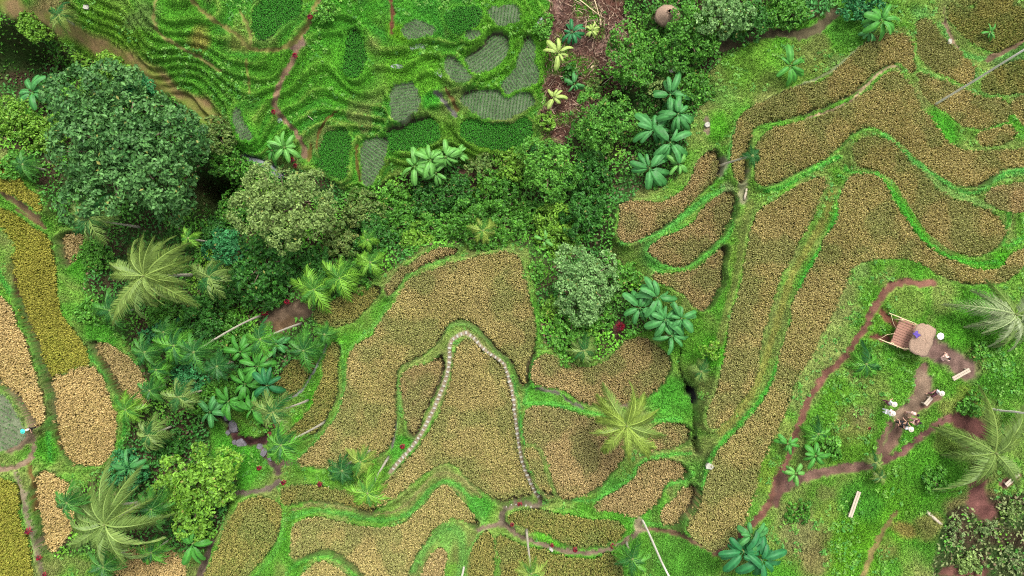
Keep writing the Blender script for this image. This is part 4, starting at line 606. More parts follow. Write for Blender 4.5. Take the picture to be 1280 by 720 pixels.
def palm(px, py, rpx, col, label, base=None, h=6., big=False, nf=None, col2=None, cat='palm', trunk=True, name='palm_tree', group='palms standing along the valley'):
    if base:
        b = at(*base); rb = Vector((base[0]-640, base[1]-360)); rt = Vector((px-640, py-360)); ratio = max(1.03, rt.dot(rb)/rb.dot(rb)); h = (HC-b.z)*(1-1/ratio); h = min(h, 17)
        k = (HC-b.z-h)/HC/PM; off = Vector(((px-640)*k-b.x, (360-py)*k-b.y, h))
    else: b = at(px, py, h); off = Vector((random.uniform(-.03, .03)*h, random.uniform(-.03, .03)*h, h)); k = (HC-b.z-h)/HC/PM; b.x -= off.x; b.y -= off.y; b.z = float(hgt(b.x, b.y)); off.z = h
    L = rpx*k*1.12; root = empty(name, b)
    if trunk and h > .4:
        tr = .13 if big else .085; pts = [Vector((0, 0, -.2))]+[Vector((off.x*(t**1.3), off.y*(t**1.3), off.z*t)) for t in (.15, .35, .6, .85, 1.)]
        rads = [tr*1.7, tr*1.25, tr, tr*.95, tr*.9, tr*.8]; link_mesh('trunk', py_mesh('trunk', tube(pts, rads, 8)), M_BARK, root)
    sph = tube([(0, 0, -.12), (0, 0, .15), (0, 0, .45*max(.5, L/4))], [.1, .13, .03], 8); o = link_mesh('crown_shaft', py_mesh('shaft', sph), M_STEM, root); o.location = off
    nf = nf or (22 if big else 16); fr = fronds(col, big); fr2 = fronds(col2 or col, big); fr3 = fr if big else fronds('green' if col in ('yellow', 'lime') else 'dark', big)
    for i in range(nf):
        me = (fr3 if i > .66*nf else fr if random.random() < .7 else fr2)[i % 3]; o = link_mesh('frond', me, None, root); tier = i/nf
        if big and random.random() < .14: continue
        o.location = off+Vector((0, 0, .1)); s = L*random.uniform(.72, 1.12)*(1 if tier < .7 else .7)
        o.rotation_euler = (random.uniform(-.25, .25), (-.0+.35*(1-tier*2.2))*1.+random.uniform(-.18, .22)*(1 if big else .5), i*2.39996+random.uniform(-.35, .35)); o.scale = (s, s, s)
    return tag(root, label, cat, group)
PALMS = [
 (180,345,66,'pale','leaning pale coconut palm with long yellowish fronds, left of the valley',None,9.,True,27,'olive'),
 (783,532,58,'yellow','yellow green coconut palm over the reddish rice in the middle',None,7.,True,20,'pale'),
 (1268,393,66,'grey','grey green coconut palm right of the thatched lookout',None,2.6,True,13,'olive'),
 (1243,566,66,'olive','drooping olive coconut palm below the people on the hill',None,2.6,True,13,'pale'),
 (132,655,64,'olive','big olive coconut palm near the bottom left corner',None,8.,True,22,'pale'),
 (243,440,24,'green','palm at the end of the white curved trunk',(328,394)),(326,424,24,'bright','palm with a pale trunk crossing the dirt yard',(378,404)),
 (352,556,27,'bright','palm with a straight pale trunk across the slim rice strip',(407,527)),(342,515,26,'olive','palm with a yellowing frond beside the grey stone edging',(386,500)),
 (85,628,22,'green','small palm at the end of the long horizontal white trunk',(181,626)),(190,636,26,'green','palm right of the long horizontal white trunk',(233,614)),
 (224,496,22,'olive','olive palm with a short pale trunk among dark leaves',(260,486)),(460,616,27,'lime','yellow green palm at the end of the short white trunk by the kerb stones',(486,571)),
 (940,195,13,'dark','tiny dark palm on a white trunk beside the topmost rice band',(901,207)),(664,716,22,'yellow','yellow palm at the bottom edge below its bent white trunk',(658,661)),
 (428,588,21,'dark','dark small palm left of the yellow green pair',None,4.),(451,577,20,'yellow','yellow small palm touching the dark one',None,4.5),(380,438,25,'green','palm above the dark plot with grey stone edging',None,3.),(406,418,15,'green','tiny palm beside the grey stone edging top',None,2.),
 (393,362,28,'lime','bright palm left of the pair above the dull rice',None,3.5),(425,348,26,'lime','bright palm right of the pair above the dull rice',None,3.5),(463,328,20,'lime','small bright palm nearest the thin arc of rice',None,3.),
 (158,512,24,'lime','lime palm at the lower end of the narrow rice strip',None,3.5),(182,440,22,'green','leftmost palm of the crowded tuft',None,4.),(218,432,26,'bright','brightest palm of the crowded tuft',None,5.),(196,462,20,'bright','low palm under the crowded tuft',None,3.),(272,458,22,'dark','dark palm below the white curved trunk end',None,4.),
 (188,488,18,'green','small palm between tan rice strip and the olive palm',None,3.),(30,206,19,'green','round palm beside the yellow green wedge of rice',None,3.),(112,274,32,'olive','olive palm at the lower left rim of the largest tree',None,8.),(138,388,24,'green','palm below the leaning pale palm',None,4.),
 (262,346,26,'olive','palm left of the dark green tree',None,6.),(236,298,14,'lime','tiny lime palm above the leaning pale palm frond',None,7.),(604,288,18,'yellow','small yellow palm in the green tree of the valley',None,4.5),(790,698,27,'bright','palm at the bottom beside the long white pole',None,3.5),
 (190,690,22,'bright','bright palm at the bottom left of the banana leaves',None,3.),(130,708,25,'green','palm at the bottom edge below the big olive palm',None,4.),(186,544,24,'olive','olive palm left of the bright leafy tree top',None,4.),(1094,578,12,'pale','pale spiky palm on the path junction',None,1.2),(1100,596,11,'pale','second pale spiky palm just below the path junction',None,1.),
 (730,438,20,'olive','half dead little palm inside the shrub below the silvery tree',None,2.),(876,464,16,'olive','small dark hearted palm beside the ditch',None,1.6),(1082,455,24,'bright','thin leaved young palm below the lookout',None,.5),(1022,542,20,'bright','thin leaved young palm right of the brown path bend',None,.5),
 (460,300,14,'lime','tiny palm in the shrubs above the bright palms',None,3.),(300,345,18,'green','little palm between dark tree and leaning palm',None,4.),(205,415,18,'green','little palm peeking above the crowded tuft',None,4.),(75,20,20,'pale','pale palm top over the litter at the top left',None,2.),
]
for p in PALMS: palm(*p)
# ------------------------------------------------------------------ banana plants
def banana_leaf(col, v, rng=RNG):
    n = 14; V = []; F = []; C_ = []; col = np.array(col)
    for i in range(n+1):
        t = i/n; x = t*(1-.12*t*t); z = .55*t-(.62+.22*v)*t*t; w_ = .014 if t < .16 else .155*max(.02, 1-abs((t-.56)/.46)**3.2)**.6
        for s in (-1, -.5, 0, .5, 1):
            V.append((x, s*w_, z-abs(s)*w_*.35+(.02 if s == 0 else 0)+rng.uniform(-.012, .012))); C_.append(col*(1.5 if s == 0 else rng.uniform(.7, 1.2)))
        if i:
            for k in range(4): a = (i-1)*5+k; F.append((a, a+5, a+6, a+1))
    me = np_mesh('leaf', np.array(V), np.array(F), np.clip(np.array(C_), 0, 1), True); me.materials.append(M_LEAF); return me
BC = {'teal': (.05,.20,.048), 'green': (.05,.21,.025), 'pale': (.10,.28,.05), 'lime': (.28,.38,.09), 'deep': (.02,.14,.04)}
_bc = {}
def banana(px, py, rpx, col, label, h=2.6, nl=12, group='banana plants'):
    if col not in _bc: _bc[col] = [banana_leaf(BC[col], v) for v in (0, .5, 1)]
    b = at(px, py, h); k = (HC-b.z-h)/HC/PM; L = rpx*k*1.1; root = empty('banana_plant', b)
    link_mesh('stem', py_mesh('stem', tube([(0, 0, -.2), (.03, 0, h*.5), (0, 0, h)], [.14, .11, .06], 10)), M_STEM, root)
    for i in range(nl):
        o = link_mesh('leaf', _bc[col][i % 3], None, root); o.location = (0, 0, h-.1+.05*i/nl); s = L*random.choice((.7, .85, 1., 1.12, 1.2)); o.scale = (s, s*random.uniform(.75, 1.05), s)
        o.rotation_euler = (random.uniform(-.6, .6), .35-.75*(i/nl)+random.uniform(-.15, .15), i*2.39996+random.uniform(-.6, .6))
    return tag(root, label, 'banana plant', group)
BAN = [
 (838,118,27,'teal','highest banana plant of the upper clump'),(848,142,24,'teal','banana plant on the right side of the upper clump'),(818,162,27,'teal','banana plant on the left side of the upper clump'),(838,178,26,'teal','banana plant in the heart of the upper clump'),(812,210,27,'teal','lowest banana plant of the upper clump'),(849,205,16,'pale','small pale banana plant beside the lowest of the upper clump'),
 (800,385,26,'teal','leftmost banana plant of the lower clump'),(822,372,26,'teal','topmost banana plant of the lower clump'),(832,400,25,'teal','middle banana plant of the lower clump'),(852,398,20,'teal','rightmost banana plant of the lower clump'),(840,420,22,'teal','bottom banana plant of the lower clump'),
 (518,208,20,'pale','left banana plant of the pale clump under the terraces'),(538,200,20,'pale','middle banana plant of the pale clump under the terraces'),(557,196,20,'pale','upper right banana plant of the pale clump under the terraces'),(545,216,18,'pale','lower banana plant of the pale clump under the terraces'),(572,194,14,'pale','smallest banana plant of the pale clump under the terraces'),
 (692,122,16,'lime','pale star shaped banana plant on the brown slope'),(698,66,18,'lime','yellowing banana plant high on the brown slope'),(715,40,15,'deep','dark banana plant near the cut bamboo on the brown slope'),(740,38,10,'lime','small pale banana plant beside the yellow split wood'),(718,105,12,'teal','thin banana plant right of the pale star shaped one'),
 (355,184,20,'pale','pale banana plant at the lower end of the tan footpath'),(340,188,15,'green','green banana plant beside the curved stone channel'),
 (930,690,30,'deep','dark banana plant left in the clump at the bottom edge'),(952,700,30,'deep','dark banana plant right in the clump at the bottom edge'),(940,670,20,'teal','upper banana plant of the clump at the bottom edge'),
 (240,680,24,'green','banana plant under the bright leafy tree'),(988,82,22,'green','lone banana plant on the grass beside the topmost rice band'),(1102,25,22,'green','banana plant above the peak of the topmost rice band'),(1088,40,14,'teal','small banana plant at the corner of the topmost rice band'),
 (300,440,20,'green','banana plant below the middle of the white curved trunk'),(322,458,24,'green','big banana plant left of the dark plot with stone edging'),(333,482,20,'deep','deep green banana plant beside the dark plot'),(306,480,22,'green','banana plant above the rock pool'),(285,502,20,'green','banana plant left above the rock pool'),(315,512,20,'green','banana plant right above the rock pool'),(262,515,18,'teal','teal banana plant left of the rock pool'),(345,430,16,'teal','banana plant at the lower corner of the dirt yard'),
 (160,585,20,'teal','banana leaves above the big olive palm'),(40,115,22,'teal','shaded banana plant at the left rim of the largest tree'),(1238,40,10,'green','tiny banana plant beside the pole top'),
 (985,555,14,'green','small banana plant beside the main brown path'),(1020,570,16,'green','banana plant above the path fork on the hill'),(995,592,14,'pale','pale leaved banana plant at the path fork on the hill'),(215,410,16,'deep','deep green banana plant behind the crowded palms'),(465,270,14,'green','small banana plant in the valley shrubs'),(680,300,12,'pale','pale banana plant left of the dark feathery shrub'),
]
for a in BAN: banana(*a, h=(1.2 if a[2] < 17 else 2.4))
# red leaved plants
def red_mesh():
    V = []; F = []; C_ = []
    for i in range(16):
        a = i*2.4; r = .34*(1-.3*(i/16)); z = .35+.35*i/16; ca, sa = math.cos(a), math.sin(a); w_ = .06; n = len(V)
        V += [(ca*.02, sa*.02, z-.1), (ca*r*.55-sa*w_, sa*r*.55+ca*w_, z+.12), (ca*r, sa*r, z), (ca*r*.55+sa*w_, sa*r*.55-ca*w_, z+.12)]; c = (random.uniform(.10, .32), .012, random.uniform(.02, .04)); C_ += [c]*4; F.append((n, n+1, n+2, n+3))
    me = np_mesh('leaves', np.array(V), np.array(F), np.array(C_)); me.materials.append(M_LEAF); return me
RM = red_mesh(); RS = py_mesh('stem', tube([(0, 0, -.1), (0, 0, .6)], [.02, .015], 6)); RS.materials.append(M_TRUNK)
for px, py, s, lab in [(369,70,1.2,'red leaved plant on the bend of the tan footpath at the top'),(342,140,1.1,'red leaved plant at the footpath corner above the stone channel'),(365,200,1.3,'red plant beside the pale banana at the footpath end'),(369,207,1.,'second red plant just below the pale banana'),(359,377,1.3,'red plant at the upper rim of the dirt yard'),(332,391,1.5,'large red plant at the foot of the white curved trunk'),
 (346,531,1.3,'dark red plant below the palm with the yellowing frond'),(337,543,1.,'dark red plant left of the straight trunk palm'),(324,585,1.1,'red plant on the bright lawn by the rock pool'),(355,603,1.2,'red plant at the left end of the kerb stones'),(400,605,1.1,'red plant in the middle of the kerb stones'),(503,558,1.1,'red plant where the stepping stones begin'),(650,628,1.1,'red plant above the short row of white stones'),(640,656,.9,'red plant at the path junction near the bottom'),
 (719,687,1.1,'red plant along the winding dirt path, below the bright grass'),(766,682,1.1,'red plant at the right end of the winding dirt path'),(690,682,.8,'small red plant by the white stone on the winding path'),(37,663,1.4,'largest red plant beside the stepped path in the corner'),(49,697,1.1,'middle red plant of the stepped path in the corner'),(56,718,1.,'lowest red plant of the stepped path in the corner'),(388,22,1.2,'rusty red plant high on the tan footpath'),(1088,536,.6,'tiny red plant left of the people on the hill'),(775,408,1.8,'heap of dull red twigs beside the lower banana clump')]:
    r = empty('red_cordyline', at(px, py, .4)); s *= .8; r.scale = (s, s, s); r.rotation_euler.z = random.random()*6; link_mesh('leaves', RM, None, r); link_mesh('stem', RS, None, r); tag(r, lab, 'red plant', 'red leaved plants along the paths')
# ------------------------------------------------------------------ poles, logs, stones
def pole(px0, py0, px1, py1, label, rad=.09, name='wooden_pole'):
    b = at(px0, py0); rb = Vector((px0-640, py0-360)); rt = Vector((px1-640, py1-360)); h = (HC-b.z)*(1-1/max(1.03, rt.dot(rb)/rb.dot(rb)))
    k = (HC-b.z-h)/HC/PM; top = Vector(((px1-640)*k-b.x, (360-py1)*k-b.y, h))
    pts = [Vector((0, 0, -.4))]+[Vector((top.x*t, top.y*t, h*t)) for t in (.0, .25, .5, .75, 1)]
    for q in pts[2:5]: q.x += random.uniform(-.05, .05); q.y += random.uniform(-.05, .05)
    o = link_mesh(name, py_mesh(name, tube(pts, [rad, rad, rad*.95, rad*.9, rad*.8, rad*.7], 10)), M_POLE); o.location = b; return tag(o, label, 'pole')
pole(1165,133,1292,55,'long pale pole rising from the slim rice strip to the top right')
pole(803,650,838,724,'tall pale pole beside the path fork at the bottom')
pole(1238,511,1300,520,'pale pole slanting out over the drooping right palm')
pole(580,708,574,740,'short pale pole end at the bottom edge by the grassy knob')
def log(px0, py0, px1, py1, label, wd=.18, hh=.12, lift=.1, cat='log', mat=None, round_=False, name='log'):
    a, b = at(px0, py0), at(px1, py1); a.z += lift; b.z += lift; c = (a+b)/2; L = (b-a).length; q = (b-a).to_track_quat('X', 'Z')
    vf = tube([(-L/2, 0, 0), (-L*.2, .01, .01), (L*.2, -.01, .01), (L/2, 0, 0)], [wd*.55, wd*.5, wd*.48, wd*.42], 10) if round_ else box((0, 0, 0), (L, wd, hh), bevel=.015)
    o = link_mesh(name, py_mesh(name, vf, round_), mat or M_LOG); o.location = c; o.rotation_mode = 'QUATERNION'; o.rotation_quaternion = q; return tag(o, label, cat)
def bench(px0, py0, px1, py1, label):
    a, b = at(px0, py0, .4), at(px1, py1, .4); c = (a+b)/2; c.z = float(hgt(c.x, c.y)); d = b-a; L = math.hypot(d.x, d.y); r = empty('bench', c); r.rotation_euler.z = math.atan2(d.y, d.x)
    link_mesh('seat', py_mesh('seat', joinVF(box((0, -.09, .4), (L, .16, .05), bevel=.01), box((0, .09, .4), (L, .16, .05), bevel=.01)), False), M_LOG, r)
    for s in (-1, 1): link_mesh('leg', py_mesh('leg', box((s*L*.4, 0, .14), (.1, .3, .47), bevel=.01), False), M_LOG, r)
    return tag(r, label, 'bench')
bench(1192,474,1212,462,'grey wooden bench at the lower edge of the bare yard')
bench(1075,615,1062,646,'long pale bench on the bright grass slope')
bench(1258,607,1273,592,'short pale bench under the drooping right palm')
bench(1156,506,1165,497,'small bench under the seated person with the white hat')
log(1157,639,1176,655,'short grey log at the edge of the dry scrub', .28, round_=True)
log(933,236,930,250,'short white log on the grassy footpath junction', .2, round_=True)
log(205,475,212,471,'small white piece of wood among the crowded palms', .3, round_=True)
log(738,86,742,82,'short yellow piece of cut wood on the brown slope', .2, round_=True, mat=M_BAMBOO)
log(742,28,746,34,'left end of yellow split wood on the brown slope', .22, round_=True, mat=M_BAMBOO)
log(750,24,751,34,'right end of yellow split wood on the brown slope', .22, round_=True, mat=M_BAMBOO)
log(722,0,748,20,'cut bamboo stem lying across the top of the brown slope', .09, lift=.3, round_=True, mat=M_BAMBOO, cat='bamboo stem', name='bamboo_stem')
log(742,0,750,26,'second cut bamboo stem leaning onto the split wood', .08, lift=.35, round_=True, mat=M_BAMBOO, cat='bamboo stem', name='bamboo_stem')
log(752,108,784,82,'bare grey branch over the dark gap of the brown slope', .06, lift=.6, round_=True, cat='branch', name='branch')
log(768,104,774,92,'short bare twig beside the grey branch on the slope', .05, lift=.6, round_=True, cat='branch', name='branch')
log(385,145,393,151,'thin pale stick by the wet plot at the footpath', .07, round_=True, cat='stick', name='stick')
log(280,345,302,375,'thin bare branch above the dirt yard', .07, lift=.8, round_=True, cat='branch', name='branch')
def rough_stone(sx, sy, sz, seed):
    import bmesh
    bm = bmesh.new(); bmesh.ops.create_icosphere(bm, subdivisions=2, radius=1); rr = random.Random(seed)
    for v in bm.verts:
        p = v.co; f = 1+rr.uniform(-.13, .13); e_ = (abs(p.x)**6+abs(p.y)**6+abs(p.z)**6)**(1/6); p /= max(e_, .3); p.x *= f; p.y *= f; p.z = max(-.5, min(.42, p.z))*f; v.co = Vector((p.x*sx, p.y*sy, p.z*sz))
    me = bpy.data.meshes.new('stone'); bm.to_mesh(me); bm.free(); me.polygons.foreach_set('use_smooth', [False]*len(me.polygons)); return me
SM = [rough_stone(.155, .085, .10, s) for s in range(5)]
for m_ in SM: m_.materials.append(M_STONE)
def along(P, step):
    P = [Vector(p) for p in P]; out_ = []; acc = 0
    for a, b in zip(P[:-1], P[1:]):
        d = (b-a).length; t = acc
        while t < d: out_.append((a.lerp(b, t/d), (b-a).normalized())); t += step
        acc = t-d
    return out_
def stones(P, step, lab, group, first=0, sc=1., cat='stepping stone', nm='stepping_stone'):
    for i, (p, d) in enumerate(along(P, step)):
        if i < first: continue
        q = at(p.x+random.uniform(-.4, .4), p.y+random.uniform(-.4, .4), .1); o = bpy.data.objects.new(nm, SM[i % 5]); COL.objects.link(o); o.location = q+Vector((0, 0, .05)); o.rotation_euler.z = math.atan2(-d.y, d.x)+math.pi/2+random.uniform(-.3, .3)
        s = sc*random.uniform(.62, 1.0); o.scale = (s, s, 1); tag(o, lab, cat, group)
stones(stone_path[0], 6.1, 'pale square stepping stone on the left arm of the loop round the ripe rice', 'stepping stones on the left arm of the loop')
stones(stone_path[1], 6.0, 'pale square stepping stone on the right arm of the loop round the ripe rice', 'stepping stones on the right arm of the loop', 1)
stones([(633,634),(637,632),(644,630),(653,632),(660,633),(668,635)], 6.4, 'white standing stone in the short row below the stepping stone loop', 'white stones in the short row', 0, .85)
stones([(352,612),(362,608),(375,606),(390,606),(405,607),(418,611),(425,614)], 4.6, 'grey kerb stone in the row beside the thin green rice strip', 'grey kerb stones', 0, .62, 'kerb stone', 'kerb_stone')
ST_ = [(486,592),(492,584),(499,577)]
for px, py, sx, sy, lab in [(290,533,.7,.85,'large grey rock standing in the upper end of the rock pool'),(302,556,.75,.55,'broad flat grey rock at the bottom of the rock pool'),(285,541,.3,.3,'small round rock left in the rock pool'),(293,553,.3,.25,'small rock in the middle of the rock pool'),(284,521,.5,.5,'dark rock above the rock pool'),(330,565,.5,.35,'first step stone below the rock pool'),(325,558,.4,.3,'dark stone beside the rock pool steps'),(338,572,.35,.3,'last step stone toward the straight trunk palm'),(887,583,.33,.4,'pale grey boulder at the left edge of the longest rice band'),(1187,52,.3,.2,'pale rock on the bare path at the top corner'),(689,687,.25,.15,'white stone beside the winding dirt path'),(108,9,.35,.25,'pale stone on the far upper slope'),(884,156,.3,.3,'pale stone on the grass above the comma shaped plot'),(840,88,.3,.4,'brown lump at the foot of the green trees')]:
    me = rough_stone(sx*.72, sy*.72, .4, int(px)); me.materials.append(M_ROCK if 280 < px < 345 else M_STONE); o = link_mesh('rock', me, None); o.location = at(px, py, .2)+Vector((0, 0, .12)); o.rotation_euler.z = random.random()*3; tag(o, lab, 'rock')
# standing water
for P, zz, label in POOLZ:
    P = smoothP(P, True, 2); k = (HC-zz)/HC/PM; me = bpy.data.meshes.new('water'); me.from_pydata([((px-640)*k, (360-py)*k, zz) for px, py in P], [], [tuple(range(len(P)))]); me.materials.append(M_WATER); tag(link_mesh('water', me, None), label, None, None, 'structure')
# curved stone channel
# litter twigs on the brown slope (nobody could count them)
n = 2600; P = []
while len(P) < n:
    u = random.uniform(675, 800); v = random.uniform(-5, 180)
    if inpoly(np.array([u]), np.array([v]), SLOPE)[0]: P.append((u, v))
k = (HC+3)/HC/PM; pa = np.array(P); x = (pa[:, 0]-640)*k; y = (360-pa[:, 1])*k; z = hgt(x, y)+.06+.25*RNG.random(n)
an = RNG.random(n)*3.14; L = .1+.5*RNG.random(n)**2; dx, dy = np.cos(an)*L, np.sin(an)*L; wv = .015+.02*RNG.random(n)
Vv = np.stack([np.stack([x-dx-dy/L*wv, y-dy+dx/L*wv, z], 1), np.stack([x+dx-dy/L*wv, y+dy+dx/L*wv, z+.1*RNG.normal(size=n)], 1), np.stack([x+dx+dy/L*wv, y+dy-dx/L*wv, z], 1), np.stack([x-dx+dy/L*wv, y-dy-dx/L*wv, z+.03], 1)], 1).reshape(-1, 3)
cc = np.where(RNG.random((n, 1)) < .72, np.array((.10,.05,.035)), np.array((.34,.24,.17)))*(.6+.7*RNG.random((n, 1)))
tag(link_mesh('litter', np_mesh('litter', Vv, np.arange(n*4).reshape(-1, 4), np.repeat(cc, 4, 0)), M_RICE), 'dry twigs and leaf litter on the brown slope', 'litter', None, 'stuff')

# ------------------------------------------------------------------ thatched lookout on the hill
g = at(1140,422,.8); hut = empty('thatched_lookout', g); ax = math.atan2(12, 36)-math.pi/6  # deck axis runs down to the lower left
hut.rotation_euler.z = R(-22)
tag(hut, 'oval thatched lookout with a brown plank deck on the hill', 'lookout hut')
pl = [box((-.62+random.uniform(-.04, .04), -1.0+.2*i, .62+random.uniform(-.01, .01)), (1.45, .18, .045), random.uniform(-.012, .012), bevel=.006) for i in range(11)]
link_mesh('deck', py_mesh('deck', joinVF(*pl), False), M_PLANK, hut)
link_mesh('deck_beam', py_mesh('beam', joinVF(*[box((x_, 0, .52), (.1, 2.3, .12)) for x_ in (-1.25, -.65, -.05)]), False), M_PLANK, hut)
for x_ in (-1.3, .9):
    for y_ in (-1.0, 1.0): link_mesh('post', py_mesh('post', tube([(x_, y_, -.6), (x_, y_, 1.0 if x_ < 0 else 1.6)], .055, 8)), M_BAMBOO, hut)
for x_ in (-.2,):
    for y_ in (-1., 1.): link_mesh('post', py_mesh('post', tube([(x_, y_, -.6), (x_, y_, 1.6)], .055, 8)), M_BAMBOO, hut)
V = []; F_ = []; NA, NR = 40, 7
for j in range(NR+1):
    rr = j/NR
    for i in range(NA):
        a = 2*math.pi*i/NA; ca, sa = math.cos(a), math.sin(a); e = 1.0/((abs(ca)**5+abs(sa)**5)**(1/5)); ragged = random.uniform(-.04, .05)*(j == NR)
        V.append((.40+ca*e*rr*(.80+ragged), sa*e*rr*(1.22+ragged), 2.0-.55*(abs(sa)*.35+abs(ca)*.9)*rr**1.2+random.uniform(-.02, .02)+(.03 if i % 4 == 0 else 0)))
for j in range(NR):
    for i in range(NA): a = j*NA+i; b = j*NA+(i+1) % NA; F_.append((a, b, b+NA, a+NA))
rf = link_mesh('roof', py_mesh('roof', (V, F_), True), M_THATCH, hut); so = rf.modifiers.new('s', 'SOLIDIFY'); so.thickness = .09
for y_ in (-1.1, 1.1): link_mesh('rail', py_mesh('rail', tube([(-2.5, y_*1.0, .95), (-1.3, y_, .98), (-.2, y_, 1.0)], .035, 8)), M_BAMBOO, hut)
link_mesh('rope', py_mesh('rope', joinVF(tube([(-2.3, 1.08, .93), (-1.8, .5, .8), (-1.33, .2, .66)], .015, 6), tube([(-2.4, -1.08, .93), (-1.9, -.5, .8), (-1.33, -.2, .66)], .015, 6))), M_BAMBOO, hut)
# cloths on the roof and the small parasol
def drape(px, py, h, s, mat, label, name='cloth', cat='cloth'):
    c = at(px, py, h); V = []; F = []
    for i in range(6):
        for j in range(6): V.append(((i/5-.5)*s*(1+.2*math.sin(j*2)), (j/5-.5)*s*1.25*(1+.15*math.cos(i*2.3)), .05*math.sin(i*1.7+j)+h))
    F = [(i*6+j, i*6+6+j, i*6+7+j, i*6+1+j) for i in range(5) for j in range(5)]
    o = link_mesh(name, py_mesh(name, (V, F)), mat); o.modifiers.new('s', 'SOLIDIFY').thickness = .02; o.location = c; o.rotation_euler.z = .6; tag(o, label, cat); return o
drape(1146,418,2.0, .38, M_PURPLE, 'violet cloth lying on the thatched roof')
u_ = empty('parasol', at(1173,420,1.5)); V = [(0, 0, 2.0)]; V += [(math.cos(a)*.28, math.sin(a)*.28, 1.8) for a in [i*math.pi/4 for i in range(8)]]; F_ = [(0, 1+i, 1+(i+1) % 8) for i in range(8)]
o = link_mesh('canopy', py_mesh('canopy', (V, F_), False), M_WHITE, u_); o.modifiers.new('s', 'SOLIDIFY').thickness = .015
link_mesh('pole', py_mesh('pole', tube([(0, 0, -.1), (0, 0, 2.0)], .018, 8)), M_POLE, u_); tag(u_, 'small white parasol at the right side of the thatched lookout', 'parasol')
# brown thatch lump among the trees at the top
V, F_ = [], []
for j in range(7):
    for i in range(24):
        a = i*math.pi/12; r_ = .12+.95*j/6+random.uniform(-.04, .04); V.append((math.cos(a)*r_, math.sin(a)*r_*.9, 3.4-1.1*(j/6)**1.3+random.uniform(-.03, .03)))
F_ = [(j*24+i, j*24+(i+1) % 24, (j+1)*24+(i+1) % 24, (j+1)*24+i) for j in range(6) for i in range(24)]; F_.append(tuple(range(24)))
sh = empty('thatched_shelter', at(836,17,3.)); link_mesh('roof', py_mesh('roof', (V, F_)), M_THATCH, sh).modifiers.new('s', 'SOLIDIFY').thickness = .12
for a in range(4): link_mesh('post', py_mesh('post', tube([(math.cos(a*1.57+.7)*.75, math.sin(a*1.57+.7)*.7, -.5), (math.cos(a*1.57+.7)*.75, math.sin(a*1.57+.7)*.7, 2.5)], .06, 8)), M_TRUNK, sh)
tag(sh, 'small round brown thatched shelter roof among the trees at the top', 'shelter')

